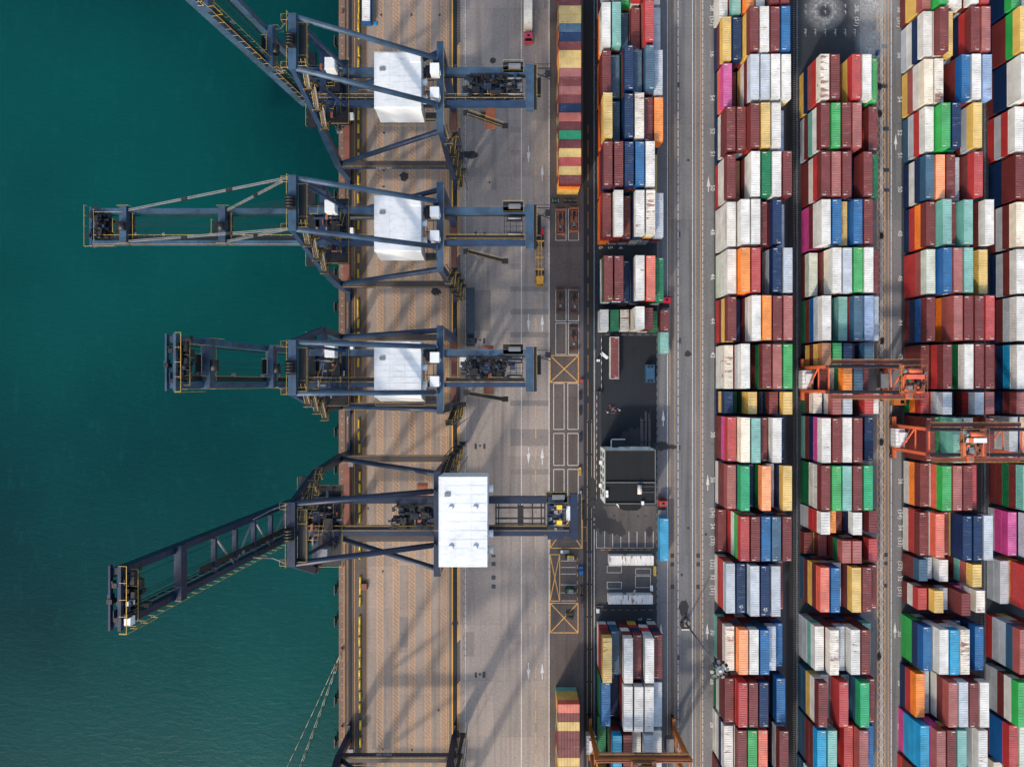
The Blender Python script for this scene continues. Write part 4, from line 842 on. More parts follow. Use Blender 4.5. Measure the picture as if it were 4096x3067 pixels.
    for q in range(46): xx = -L+rn2.uniform(-.5, 3.6); yy = rn2.uniform(girdy[1]-.4, girdy[0]+.4); zz_ = rn2.uniform(-2.0, 2.0); a_1 = rn2.uniform(.1, .6); b.box(xx-a_1, xx+a_1, yy-rn2.uniform(.1, .7), yy+rn2.uniform(.1, .7), zz_, zz_+rn2.uniform(.1, .8), rn2.choice([DARKM, DARKM, DARKM, steel]))
    for q in range(6): yy = girdy[1]+1.2+q*(girdy[0]-girdy[1]-2.4)/5; b.box(-L+1.2, -L+4.0-(q % 2)*.8, yy-.3, yy+.3, -.5, .7, DARKM); b.tube((-L+2.2, yy-.25, 1.0), (-L+2.2, yy+.25, 1.0), .5, DARKM, 10)
    if style != 'a': b.box(-L-.2, -L+.8, girdy[1]-.2, girdy[1]+1.0, .95, 1.9, WHT); b.box(-L+.2, -L+1.2, girdy[1]+2.4, girdy[1]+3.0, .9, 1.6, WHT)
    tp = b.build('boom_tip', bm); r_ = MB(); r_.rail([(-L-1.0, girdy[1]-1.0, .8), (-L-1.0, girdy[0]+1.0, .8)], YEL, r=.06); r_.rail([(-L-1.0, girdy[1]-1.1, .8), (-L+6, girdy[1]-1.1, .8)], YEL, r=.06); r_.rail([(-L+1.3, girdy[1], .9), (-L+1.3, girdy[0], .9)], YEL, r=.05); r_.build('handrail', tp)
    b = MB()
    for q in (-1.0, -.7, -.4, .3, .6, .9, girdy[1]+1.9, girdy[0]-1.6): b.beam((-L+3, q, .2), (-1, q, .2), .05, .05, DARKM)
    b.build('hoist_rope', bm)
    for q in ((.13, .2, .3, .36) if style == 'a' else (.2,)): b = MB(); b.tube((-L*(q*2.2), girdy[1]+1.9, .4), (-L*(q*2.2)-.01, girdy[1]+1.9, 1.0), .35, GRY, 10); b.build('floodlight', bm)
    if boom_deg < 5:       # lowered boom hangs on its forestays
        for sy, gy in ((1, girdy[0]), (-1, girdy[1])):
            for t in (.38, .84):
                b = MB(); q0 = Vector(P(ax-.6, sy*ay, az+.2)); q1 = Vector(P(hx-.9-L*t+1.2, gy-.1*sy, gh+.9)); s_ = Vector((0, .16, 0)); b.beam(q0+s_, q1+s_, .16, .3, GRY); b.beam(q0-s_, q1-s_, .16, .3, GRY)
                for u in ((.34, .62) if t > .5 else (.5,)): c = q0.lerp(q1, u); b.beam(c-(q1-q0).normalized()*.9, c+(q1-q0).normalized()*.9, .62, .5, DARKM)
                part(b, 'forestay')
        b = MB()
        for t in (.38, .84):
            for q in range(5): b.beam(P(ax-.3, -.9+q*.4, az+.9), P(hx-.9-L*t, -.9+q*.4, gh+1.6), .04, .04, DARKM)
        part(b, 'boom_rope')
    else:
        for sy, gy in ((1, girdy[0]), (-1, girdy[1])):
            b = MB(); M3 = Matrix.Translation(Vector(P(hx-.9, 0, gh-.6))) @ Matrix.Rotation(a_, 4, 'Y'); q1 = M3 @ Vector((-L*.38, gy, 1.0)); q0 = Vector(P(ax-.6, yo+sy*ay, az+.2)); md = (q0+q1)/2+Vector((-.5, 0, -2.2)) ; b.beam(q0, md, .2, .3, GRY); b.beam(md, q1, .2, .3, GRY); part(b, 'forestay')
    # trolley with head block and cab
    if trolley is not None:
        tx, cabw = trolley; b = MB(); x = tx-ox; y0_, y1_ = girdy[1]+.9, girdy[0]-.9
        for q in (-3.6, -1.4, 1.6, 3.8): b.box(x+q-.25, x+q+.25, y0_, y1_, gh-1.0, gh-.3, DARKM)
        for q in (y0_+.4, y0_+2.3, y1_-2.0, y1_-.4): b.box(x-4.2, x+4.2, q-.18, q+.18, gh-.9, gh-.2, DARKM)
        b.box(x-4.0, x-.6, y0_+.6, y1_-.6, gh-.75, gh-.65, DARKM); b.box(x+1.0, x+3.9, y0_+1.0, y1_-1.0, gh-.75, gh-.65, DARKM)
        for q in (-2.9, -.2, 2.7): b.tube((x+q, y0_+.8, gh+.1), (x+q, y1_-.8, gh+.1), .42, DARKM, 10)
        b.box(x-4.0, x-2.2, y0_+1.2, y0_+2.6, gh-.3, gh+.8, DARKM); b.box(x-1.2, x+.6, y0_+2.2, y0_+3.4, gh-.2, gh+.6, steel); b.box(x+2.2, x+3.4, y0_+.8, y0_+2.0, gh-.2, gh+.7, DARKM)
        for q in (y0_-.1, y1_-.5): b.box(x-4.4, x+4.4, q, q+.6, gh-.2, gh+.3, DARKM)
        rn3 = random.Random(int(Yc)+9)
        for q in range(150): xx = x+rn3.uniform(-5.8, 6.2); yy = rn3.uniform(y0_, y1_); a_1 = rn3.uniform(.08, .7); zz_ = gh+rn3.uniform(-1.8, 1.2); b.box(xx-a_1, xx+a_1, yy-rn3.uniform(.06, .5), yy+rn3.uniform(.06, .5), zz_, zz_+rn3.uniform(.06, .6), rn3.choice([DARKM, DARKM, DARKM, DARKM, steel, RAILM]))
        tr = part(b, 'trolley'); r_ = MB(); r_.rail([(x-4.4, y0_, gh-.2), (x-4.4, y1_, gh-.2), (x+4.4, y1_, gh-.2), (x+4.4, y0_, gh-.2), (x-4.4, y0_, gh-.2)], DARKM, r=.06); r_.build('handrail', tr)
        b = MB(); b.box(x-3.8, x+3.2, (y0_+y1_)/2-.9, (y0_+y1_)/2+.9, gh-9.5, gh-8.7, DARKM); b.box(x-1.2, x+1.2, (y0_+y1_)/2-6.0, (y0_+y1_)/2+6.0, gh-10.4, gh-9.7, BRN); b.build('spreader', tr)
        b = MB(); b.box(x+(5.0 if cabw > 0 else -6.6), x+(7.4 if cabw > 0 else -4.4), y1_-2.4, y1_-.1, gh-3.8, gh-1.6, WHT); b.box(x+(5.1 if cabw > 0 else -6.5), x+(7.3 if cabw > 0 else -4.5), y1_-2.45, y1_-2.38, gh-3.5, gh-2.3, GLASS); b.build('operator_cab', tr)
    # cable reel at the seaward sill
    b = MB(); ry = Hw-5.2 if style == 'a' else -4.0; cx = WS-ox-2.0
    rm = GRY if style == 'a' else YEL
    for q in range(16): t = q*math.pi/8; b.beam((cx-.55, ry, 4.8), (cx-.55, ry+2.0*math.cos(t), 4.8+2.0*math.sin(t)), .1, .12, rm); b.beam((cx+.25, ry, 4.8), (cx+.25, ry+2.0*math.cos(t), 4.8+2.0*math.sin(t)), .1, .12, rm)
    b.tube((cx-.45, ry, 4.8), (cx+.2, ry, 4.8), 1.7 if style != 'a' else 1.3, rm if style != 'a' else DARKM, 20); b.beam((cx, ry, 4.8), (WS-ox-.8, ry, 4.2), .4, .4, steel); part(b, 'cable_reel')
    b = MB(); b.box(WS-ox+.8, WS-ox+2.2, Hw-3.2, Hw-1.6, 4.2, 5.8, WHT if style == 'a' else GRY); part(b, 'switch_cabinet')
    return R_
c1 = crane('quay_crane', 69.2, 'blue grey quay crane with raised boom and white machinery house, topmost', boom_deg=82, trolley=(-5.4, 1))
c2 = crane('quay_crane', 36.5, 'blue grey quay crane with boom lowered flat over the water', boom_deg=0, trolley=None)
c3 = crane('quay_crane', 3.2, 'blue quay crane with raised boom, just above the dark navy crane', boom_deg=82.5, trolley=(-5.8, -1))
c4 = crane('quay_crane', -31.35, 'dark navy quay crane with large white house over its landside rail', gh=46.2, boom_deg=83.7, boom_len=59.3, apex=(-43.9, 6.0, 64), back=13.0, house=(-15.6, -5.2, -7.9, 11.4), steel=NAVY, top=NAVY, trolley=(-21.5, 1), style='b', girdy=(5.1, -2.2), no='NO 06', Hw=10.85, yo=1.4)
c5 = crane('quay_crane', -113.3, 'navy quay crane cut off by the lower edge, only its portal showing', gh=46.2, boom_deg=84, boom_len=57, apex=(-43.9, 6.0, 64), back=13.0, house=(-15.6, -5.2, -7.9, 11.4), steel=NAVY, top=NAVY, trolley=None, style='b', girdy=(5.1, -2.2), no='NO 08', Hw=10.85, yo=1.4)
# ---------------------------------------------------------------- yard gantry cranes
def yard_gantry(x0, x1, yc, lab, col, trx, hy=3.35, gh=19.3, house_left=True):
    R_ = empty('yard_gantry_crane', ((x0+x1)/2, yc, 0)); tag(R_, lab, 'gantry crane', 'rubber-tyred gantry cranes in the yard'); ox = (x0+x1)/2
    hx_ = (x1-x0)/2
    for sx in (-1, 1):
        b = MB(); b.box(sx*hx_-.45, sx*hx_+.45, -hy-2.6, hy+2.6, 1.7, 2.5, col); sl = b.build('sill_beam', R_)
        r_ = MB(); r_.rail([(sx*(hx_+.5), -hy-2.4, 2.5), (sx*(hx_+.5), hy+2.4, 2.5)], YEL, r=.05); r_.build('handrail', sl)
        for sy in (-1, 1):
            b = MB(); b.beam((sx*hx_, sy*hy, 2.4), (sx*hx_, sy*(hy-.05), gh-.4), .95, .8, col, 1.5, .8); b.build('leg', R_)
            for q in (-1.1, 1.1): b = MB(); b.tube((sx*hx_-.3, sy*(hy+1)+q, .8), (sx*hx_+.3, sy*(hy+1)+q, .8), .8, BLK, 16); b.tube((sx*hx_-.34, sy*(hy+1)+q, .8), (sx*hx_+.34, sy*(hy+1)+q, .8), .35, GRY, 10); b.build('wheel', R_)
            b = MB(); b.box(sx*hx_-.5, sx*hx_+.5, sy*(hy+1)-1.0, sy*(hy+1)+1.0, 1.0, 1.7, DARKM); b.build('wheel_frame', R_)
        b = MB()
        for za, zb in ((5.0, 5.0), (12.5, 12.5)): b.beam((sx*hx_, -hy, za), (sx*hx_, hy, zb), .3, .3, col)
        b.beam((sx*hx_, -hy, 5.0), (sx*hx_, hy, 12.5), .3, .3, col); b.build('leg_brace', R_)
    for sy in (-1, 1):
        b = MB(); b.box(-hx_-.8, hx_+.9, sy*hy-.42, sy*hy+.42, gh-.9, gh+.7, ORD if col is ORG else col); b.box(-hx_-.6, hx_+.7, sy*hy-.36, sy*hy+.36, gh+.7, gh+.76, DARKM if col is ORG else BRN); b.box(-hx_-.6, hx_+.7, sy*hy-.05, sy*hy+.05, gh+.76, gh+.9, RAILM)
        b.box(-hx_+.4, hx_, sy*(hy+1.3)-.55 , sy*(hy+1.3)+.55, gh-.3, gh-.2, ORD)
        for q in range(12): xx = -hx_+.6+q*(2*hx_)/12; b.beam((xx, sy*(hy+.4), gh-.8), (xx, sy*(hy+1.8), gh-.3), .12, .12, col)
        g_ = b.build('top_girder', R_)
        r_ = MB(); r_.rail([(-hx_+.2, sy*(hy+1.9), gh-.2), (hx_+.4, sy*(hy+1.9), gh-.2)], YEL, r=.055, step=1.5); r_.rail([(-hx_+.2, sy*(hy+.75), gh-.2), (hx_+.4, sy*(hy+.75), gh-.2)], col, r=.04, mid=False, step=3); r_.build('handrail', g_)
    for sx in (-1, 1): b = MB(); b.box(sx*(hx_+.2)-.13, sx*(hx_+.2)+.13, -hy+.4, hy-.4, gh-.6, gh-.1, col); b.build('end_tie', R_)
    tx = trx-ox; b = MB(); rn4 = random.Random(int(trx))
    for q in range(46): xx = tx+rn4.uniform(-3.2, 3.2); yy = rn4.uniform(-hy, hy); a_1 = rn4.uniform(.1, .6); b.box(xx-a_1, xx+a_1, yy-rn4.uniform(.1, .5), yy+rn4.uniform(.1, .5), gh+1.15, gh+1.3+rn4.random()*.9, rn4.choice([ORD, ORD, DARKM, DARKM, col, GRY, BRN]))
    b.box(tx-3.3, tx+3.4, -hy-.3, hy+.3, gh+.95, gh+1.15, BRN); b.box(tx-2.6, tx-2.2, -hy-.3, hy+.3, gh+1.15, gh+1.5, col); b.box(tx+2.2, tx+2.6, -hy-.3, hy+.3, gh+1.15, gh+1.5, col)
    b.box(tx-1.6, tx-.4, -hy+.6, -hy+1.6, gh+1.15, gh+2.2, GRY); b.box(tx+.8, tx+1.7, -.9, .2, gh+1.15, gh+2.0, DARKM); b.box(tx-1.2, tx-.6, -.6, .1, gh+1.15, gh+1.9, SIDE['D']); tr = b.build('trolley', R_)
    b = MB(); b.tube((tx-1.6, hy-1.2, gh+2.0), (tx+1.9, hy-1.2, gh+2.0), .75, col, 16); b.tube((tx-2.6, hy-1.2, gh+1.9), (tx-1.7, hy-1.2, gh+1.9), .6, GRY, 14); b.build('hoist_drum', tr)
    b = MB(); b.box(tx-2.4, tx+2.3, hy-3.3, hy-2.1, gh+1.2, gh+2.9, WHT if not house_left or trx > 110 else SIDE['S']); b.box(tx-2.4, tx-1.2, hy-3.3, hy-2.1, gh+2.9, gh+3.0, col); b.build('control_box', tr)
    r_ = MB(); r_.rail([(tx-3.3, -hy-.3, gh+1.15), (tx-3.3, hy+.3, gh+1.15), (tx+3.4, hy+.3, gh+1.15), (tx+3.4, -hy-.3, gh+1.15), (tx-3.3, -hy-.3, gh+1.15)], YEL, r=.06, step=1.2); r_.build('handrail', tr)
    b = MB(); b.box(tx-1.0, tx+.8, -hy-1.9, -hy-.4, gh-2.2, gh+.2, col); b.box(tx-.9, tx+.7, -hy-1.95, -hy-1.88, gh-1.8, gh-.4, GLASS); b.box(tx-.5, tx+.5, -hy-1.6, -hy-.7, gh+.2, gh+.26, GRY); b.build('operator_cab', tr)
    b = MB(); 
    for q in (-1, 1):
        for w__ in (-1, 1): b.beam((tx+q*1.0, w__*1.6, gh+.8), (tx+q*.8, w__*1.6, 16.2), .05, .05, DARKM)
    b.box(tx-.5, tx+.5, -3.0, 3.0, 15.6, 16.2, col); b.box(tx-1.2, tx+1.2, -3.0, -2.6, 15.6, 16.0, BRN); b.box(tx-1.2, tx+1.2, 2.6, 3.0, 15.6, 16.0, BRN); b.build('spreader', tr)
    b = MB(); b.box(-hx_-1.5, -hx_+1.1, -2.6, 2.6, 3.0, 5.6, WHT); b.box(-hx_-.8, -hx_+1.3, -1.2, 1.6, 5.6, 6.4, WHT); b.box(-hx_-.5, -hx_+.5, -2.8, 2.8, 2.5, 3.0, col)
    for q in range(5): b.box(-hx_-1.52, -hx_+1.12, -2.4+q*1.1, -2.34+q*1.1, 3.1, 5.66, GRY)
    b.build('generator_house', R_)
    b = MB(); b.box(hx_-2.8, hx_-.6, -2.4, 1.6, 3.0, 5.4, GRY); b.build('electrical_house', R_)
    b = MB(); b.tube((-hx_+.3, -.4, 6.4), (-hx_+.3, -.4, 7.2), .12, WHT, 8); b.tube((-hx_+.3, -.4, 7.2), (-hx_+.6, hy-.4, 9.0), .1, GRY, 8); b.tube((-hx_+.6, hy-.4, 9.0), (-hx_+1.0, hy+.2, gh-.5), .1, GRY, 8); b.build('exhaust_pipe', R_)
    return R_
yard_gantry(84.2, 108.0, 1.1, 'orange gantry crane spanning the third block, its trolley at the right end', ORG, 105.2)
yard_gantry(110.8, 134.9, -15.5, 'orange gantry crane over the fourth block, white box on its central trolley', ORG, 121.4, house_left=False)
yard_gantry(22.7, 46.8, -102.9, 'brown orange gantry crane straddling the first block at the bottom', ORGB, 34.6)
BR2 = paint('spreader_dark_brown', (86,58,48), .3, .7, .2, dirt=.6)
# ---------------------------------------------------------------- vehicles and yard gear
def wheels(par, xs, ys, r=.5, wd=.3):
    for y in ys:
        for x in xs: b = MB(); b.tube((x-wd/2, y, r), (x+wd/2, y, r), r, BLK, 14); b.tube((x-wd/2-.02, y, r), (x+wd/2+.02, y, r), r*.45, GRY, 10); b.build('wheel', par)
def tractor(sx, sy, up, cabm, lab, bed=None, bedm=None, load=None, L=12.6):
    "tractor unit with its semi-trailer; sx, sy is the pixel of the cab centre on the ground; up = heading towards the top of the photo"
    r = empty('truck', (GX(sx), GY(sy), 0.02), 0 if up else math.pi); tag(r, lab, 'truck')
    b = MB()      # local: front = +y
    b.hexa([(-1.2,-.9,.75),(1.2,-.9,.75),(1.2,1.25,.75),(-1.2,1.25,.75),(-1.15,-.85,1.9),(1.15,-.85,1.9),(1.15,1.2,1.9),(-1.15,1.2,1.9)], cabm)
    b.hexa([(-1.15,-.85,1.9),(1.15,-.85,1.9),(1.15,1.2,1.9),(-1.15,1.2,1.9),(-1.08,-.8,3.0),(1.08,-.8,3.0),(1.08,.75,3.0),(-1.08,.75,3.0)], cabm)
    b.box(-1.25, 1.25, 1.2, 1.4, .4, 1.0, cabm)
    cb = b.build('cab', r)
    b = MB(); b.face([(-1.0,1.215,1.95),(1.0,1.215,1.95),(.95,.82,2.85),(-.95,.82,2.85)], GLASS); b.build('windscreen', cb)
    b = MB(); b.box(-.35, .35, -.2, .4, 3.0, 3.06, GLASS); b.build('roof_hatch', cb)
    for q in (-1, 1): b = MB(); b.box(q*1.3-.1, q*1.3+.1, 1.0, 1.15, 1.9, 2.6, DARKM); b.build('mirror', cb)
    b = MB(); b.box(-.45, .45, -4.4, 1.0, .7, 1.0, DARKM); b.box(-1.1, -.5, -2.2, -1.0, .5, 1.1, DARKM); b.box(.5, 1.1, -2.2, -1.0, .5, 1.1, DARKM); b.box(-.5, .5, -3.9, -2.6, 1.0, 1.2, GRY); b.build('chassis', r)
    wheels(r, (-1.0, 1.0), (.5,)); wheels(r, (-.9, .9), (-2.6, -3.8), .5, .6)
    if bedm:
        b = MB(); y1 = -2.4; y0 = y1-L
        if bed == 'skeletal':
            for q in (-.5, .5): b.box(q-.09, q+.09, y0+.3, y1, 1.05, 1.4, bedm)
            for t in (0, .12, .26, .36, .5, .62, .76): b.box(-.5, .5, y1-.3-L*t-.1, y1-.3-L*t+.1, 1.1, 1.36, bedm)
            for t in (0, .36, .62, .97): b.box(-1.2, 1.2, y1-.25-L*t-.16, y1-.25-L*t+.16, 1.2, 1.5, bedm)
            b.box(-1.05, 1.05, y0, y0+2.8, 1.38, 1.5, bedm); b.box(-1.2, 1.2, y0-.2, y0, .9, 1.3, bedm); b.box(-.5, .5, y0+.3, y0+2.4, 1.5, 1.58, bedm)
        else:
            b.box(-1.24, 1.24, y0, y1+.3, 1.15, 1.42, bedm)
            for i in range(9): yy = y0+.3+i*(L-.3)/8; b.box(-1.27, 1.27, yy-.08, yy+.08, 1.1, 1.47, bedm)
            b.box(-.5, .5, y0+.3, y1, .8, 1.15, bedm)
        t_ = b.build('trailer', r); wheels(t_, (-.9, .9), (y0+1.4, y0+2.7, y0+4.0), .5, .6)
    return r
def boxed(sx, sy, L, col, lab, z=1.5, rz=0, cat='container', text=None):
    ob = new_container(L); o = ob[0]; o.location = (GX(sx), GY(sy), z); o.rotation_euler = (0, 0, rz)
    o.material_slots[0].material = SIDE[col]; ob[1].material_slots[0].material = ROOF[col]; ob[2].material_slots[0].material = SIDE[col]
    tag(o, lab, cat); return o
def w2s(x, y, h):      # inverse of W
    return 2048+x*13.655, 1533.5-y*13.655
def place_truck(zx, zy, bx, by, h=3.0):
    X, Y = W(t1(zx, bx), t1(zy, by), h); return w2s(X, Y, 0)
s = place_truck(143, 305, 2048, 0); tractor(*s, False, paint('cab_pink_red', (196,62,84), 0, .4, .05, dirt=.1), 'pink red truck with a white trailer box at the top of the quay lanes', 'flat', GRY, L=13.0)
x, y = W(t1(139, 2048), t1(20, 0), 4.1); boxed(2048+x*13.655, 1533.5-(y-.3)*13.655, 13.72, 'C', 'cream trailer container behind the pink red truck at the top', 1.45, math.pi)
s = place_truck(1807, 335, 1324, 767); tractor(*s, True, TRED, 'red truck pulling an empty yellow skeletal trailer in the quay lanes', 'skeletal', TYEL, L=13.3)
s = place_truck(1200, 1290, 1324, 767); tractor(*s, False, paint('cab_dark_blue', (30,44,60), .05, .5, .1, dirt=.3), 'dark blue truck with empty flat trailer beside the landside crane rail', 'flat', paint('trailer_dark_slate', (46,60,72), .3, .7, .15, dirt=.5), L=13.2)
s = place_truck(1308, 1040, 2048, 1533); tractor(*s, True, paint('cab_brick_red', (150,52,46), .05, .5, .1, dirt=.25), 'brick red truck carrying a long sky blue container', 'flat', GRY, L=12.8)
x, y = W(t1(1315, 2048), t1(1350, 1533), 4.1); o = boxed(2048+x*13.655, 1533.5-y*13.655, 12.19, 'K', 'sky blue container on the truck right of the car bays', 1.5, 0)
me_ = text_mesh('COSCO', 1.4); me_.materials.clear(); me_.materials.append(WLINE); q = bpy.data.objects.new('lettering', me_); COL.objects.link(q); q.parent = o; q.location = (-1.226, 0, 1.4); q.rotation_euler = (math.pi/2, 0, -math.pi/2)
s = place_truck(1335, 938, 2048, 767, 2.5); tractor(*s, True, paint('cab_crimson', (190,24,52), 0, .35, .06, dirt=.08), 'crimson truck with two short containers beside the first block', 'flat', GRY, L=13.2)
x, y = W(t1(1318, 2048), t1(1112, 767), 4.1); boxed(2048+x*13.655, 1533.5-y*13.655, 6.06, 'M', 'maroon short container on the front of the crimson truck trailer', 1.5, 0)
x, y = W(t1(1316, 2048), t1(1304, 767), 4.1); boxed(2048+x*13.655, 1533.5-y*13.655, 6.06, 'T', 'pale green short container on the rear of the crimson truck trailer', 1.5, 0)
# white-roofed blue box on the quay at the top
x, y = W(t1(785, 1100), t1(30, 0), 2.9); ob = new_container(12.19); o = ob[0]; o.location = (x, y+1.0, .05); o.material_slots[0].material = SIDE['L']; ob[1].material_slots[0].material = ROOF['W']; ob[2].material_slots[0].material = SIDE['L']; tag(o, 'blue box with weathered white roof standing on the quay at the top', 'container')
# container office in the small yard, rusty white sheds
x, y = W(t1(888, 2048), t1(1434, 767), 2.9); ob = new_container(12.19); o = ob[0]; o.location = (x, y, .05); o.material_slots[0].material = SIDE['W']; ob[1].material_slots[0].material = ROOF['M']; ob[2].material_slots[0].material = SIDE['W']; tag(o, 'lone container with dark red roof and white side inside the fenced yard', 'container')
x, y = W(t1(1196, 2048), t1(1570, 767), 2.4)
b = MB(); b.box(-1.25, 1.25, -2.6, 2.6, .1, 2.4, SIDE['U'])
for i in range(10): b.box(-1.2, 1.2, -2.4+i*.5, -2.2+i*.5, 2.4, 2.46, SIDE['U'])
o = b.build('cooling_unit', None, (x, y, 0)); tag(o, 'slate blue unit with four round roof fans in the fenced yard', 'cooling unit')
for fx in (-.5, .45):
    for fy in (2.0, -2.1): f = MB(); f.tube((fx, fy, 2.4), (fx, fy, 2.56), .42, BLK, 16); f.build('fan', o)
def shed(zx0, zx1, zy0, zy1, by, lab):
    x0, y1 = W(t1(zx0, 2048), t1(zy0, by), 2.7); x1, y0 = W(t1(zx1, 2048), t1(zy1, by), 2.7); cx, cy = (x0+x1)/2, (y0+y1)/2; hx, hy = (x1-x0)/2, (y1-y0)/2
    b = MB(); b.box(-hx+.05, hx-.05, -hy+.05, hy-.05, .03, 2.62, WHT)
    for i in range(int(hx*2/.5)): b.box(-hx+.2+i*.5, -hx+.4+i*.5, -hy+.01, hy-.01, .1, 2.6, WHT)
    o = b.build('container_shed', None, (cx, cy, 0)); r_ = MB()
    n = int(hx*2/.42); p_ = hx*2/n
    for i in range(n):
        xa = -hx+i*p_; r_.face([(xa,-hy,2.7),(xa+p_*.55,-hy,2.7),(xa+p_*.55,hy,2.7),(xa,hy,2.7)], WHTR); r_.face([(xa+p_*.55,-hy,2.7),(xa+p_*.75,-hy,2.66),(xa+p_*.75,hy,2.66),(xa+p_*.55,hy,2.7)], WHTR); r_.face([(xa+p_*.75,-hy,2.66),(xa+p_,-hy,2.7),(xa+p_,hy,2.7),(xa+p_*.75,hy,2.66)], WHTR)
    r_.build('roof', o); f = MB(); f.rail([(-hx+1, hy+.3, 2.7), (hx-.6, hy+.3, 2.7)], GRY, h=.6, r=.04, mid=False, step=2.6); f.build('handrail', o)
    d_ = MB(); d_.box(-hx*.3, -hx*.3+.9, hy-.06, hy+.02, .05, 2.1, GRY); d_.build('door', o)
    return tag(o, lab, 'shed')
s1 = shed(838, 1224, 1490, 1572, 1533, 'white container shed with blotchy rust roof below the car bays')
s2 = shed(833, 1217, 172, 250, 2300, 'white container shed with rust streaked roof and open flap, the lower one')
b = MB(); x, y = W(t1(1045, 2048), t1(150, 2300), 3); b.hexa([(-.3,-1,2.6),(.5,-.8,2.6),(.8,1.0,3.4),(.3,1.1,3.4),(-.3,-1,2.7),(.5,-.8,2.7),(.8,1.0,3.5),(.3,1.1,3.5)], GRY); q = b.build('roof_flap', s2); q.location = (x-s2.location.x, y-s2.location.y, 0)
# office building with a flat tarred roof
BW = paint('building_white_wall', (206,214,214), .1, .7, .08, dirt=.35); BR = ground('roof_felt', (30,33,36), None, .14, .5, .2, .9)
bh = 9.5; bx0, by1 = W(t1(801, 2048), t1(572, 1533), bh); bx1, by0 = W(t1(1240, 2048), t1(1040, 1533), bh); bcx, bcy = (bx0+bx1)/2, (by0+by1)/2; hx, hy = (bx1-bx0)/2, (by1-by0)/2
root = empty('office_building', (bcx, bcy, 0)); tag(root, 'white walled office building with dark flat roof and a small tank on it', 'building')
b = MB(); b.box(-hx, hx, -hy, hy, 0, bh-.05, BW)
PAR = paint('parapet_grey', (92,94,94), .1, .8, .1, dirt=.5)
for a, c, d_, e in ((-hx, -hx+.25, -hy, hy), (hx-.25, hx, -hy, hy), (-hx+.25, hx-.25, -hy, -hy+.25), (-hx+.25, hx-.25, hy-.25, hy)): b.box(a, c, d_, e, bh-.05, bh+.45, PAR)
yw = hy-(by1-W(0, t1(850, 1533), bh)[1]); b.box(-hx+.25, hx-.25, yw-.25, yw+.05, bh-.04, bh+.7, PAR)
b.build('wall', root)
b = MB(); b.box(-hx+.25, hx-.25, yw+.05, hy-.25, bh-.05, bh+.22, BR); b.box(-hx+.25, hx-.25, -hy+.25, yw-.25, bh-.05, bh+.02, BR); rf = b.build('roof', root)
tx, ty = W(t1(1105, 2048), t1(918, 1533), bh+1.5); b = MB(); b.tube((tx-bcx, ty-bcy-1.25, bh+1.1), (tx-bcx, ty-bcy+1.25, bh+1.1), .6, WHTR, 18)
for q in (-.8, .8): b.box(tx-bcx-.5, tx-bcx+.5, ty-bcy+q-.08, ty-bcy+q+.08, bh, bh+.7, GRY)
b.build('water_tank', root)
b = MB(); b.beam((tx-bcx+.6, ty-bcy+.7, bh+.3), (hx-.4, ty-bcy+.7, bh+.3), .08, .08, GRY); b.beam((tx-bcx+.6, ty-bcy-.9, bh+.3), (hx-.4, ty-bcy-.9, bh+.3), .08, .08, GRY); b.build('pipe', rf)
b = MB(); pts = [(-2.9, 0), (-2.4, -1.3), (-1.2, -1.9), (2.6, -1.9), (3.6, -1.2), (3.9, 0)]; cxp = W(t1(1005, 2048), 0, bh)[0]-bcx
for (a, c), (e, f) in zip(pts[:-1], pts[1:]): b.face([(cxp+a,-hy+c,bh-.3),(cxp+e,-hy+f,bh-.3),(cxp+e,-hy+f,0),(cxp+a,-hy+c,0)], BW)
b.face([(cxp+a, -hy+c-.001, bh-.3) for a, c in pts][::-1], BR); b.build('bay_front', root)
for k in range(6):
    for fl in range(2):
        yy = -hy+2.2+k*(2*hy-4)/5; w_ = MB(); w_.box(-hx-.04, -hx+.02, yy-.7, yy+.7, 1.6+fl*4.2, 3.4+fl*4.2, GLASS); w_.box(-hx-.1, -hx-.04, yy-.8, yy+.8, 1.45+fl*4.2, 1.6+fl*4.2, GRY); w_.build('window', root)
for k, (zx, zy) in enumerate(((810, 930), (811, 958), (1125, 1030), (772, 690), (770, 890))): x, y = W(t1(zx, 2048), t1(zy, 1533), 8 if k != 2 else 9.5); w_ = MB(); w_.box(x-bcx-.35, x-bcx+.35, y-bcy-.5, y-bcy+.5, (5.5 if k > 2 else bh+.1), (6.4 if k > 2 else bh+.9), WHT); w_.build('air_conditioner', root)
x, y = W(t1(915, 2048), t1(520, 1533), 3.2); b = MB(); b.box(-1.9, 1.9, -1.3, 1.3, .02, 3.2, DARKM); b.box(-2.1, 2.1, 1.1, 1.4, 3.2, 3.35, BW); b.box(-2.1, -1.8, -1.3, 1.4, 3.2, 3.35, BW); o = b.build('porch', root); o.location = (x-bcx, y-bcy, 0)
for q in (-5.5, -2, 1.2, 4.6): w_ = MB(); w_.box(q-.9, q+.9, hy, hy+.55, bh-2.3, bh-2.2, BW); w_.build('window_canopy', root)
# stacked pipes / poles beside the building
for k, (zx, n) in enumerate(((1120, 5), (1158, 4), (1190, 4))):
    b = MB(); x, y = GX(t1(zx, 2048)), GY(t1(420, 1533))
    for i in range(n): b.box(-.35+i*.16, -.24+i*.16, -5.2+random.uniform(-.6, .4), 5.0+random.uniform(-2, 2), .05, .18+.12*(i % 2), BR2 if i % 2 else GRY)
    b.box(-.45, .55, -3, -2.8, .03, .3, DARKM); b.box(-.45, .55, 2.8, 3, .03, .3, DARKM)
    tag(b.build('pole_bundle', None, (x, y, 0)), 'bundle of long brown poles lying above the office building, %s of three' % ['leftmost', 'middle', 'rightmost'][k], 'pole bundle', 'pole bundles')
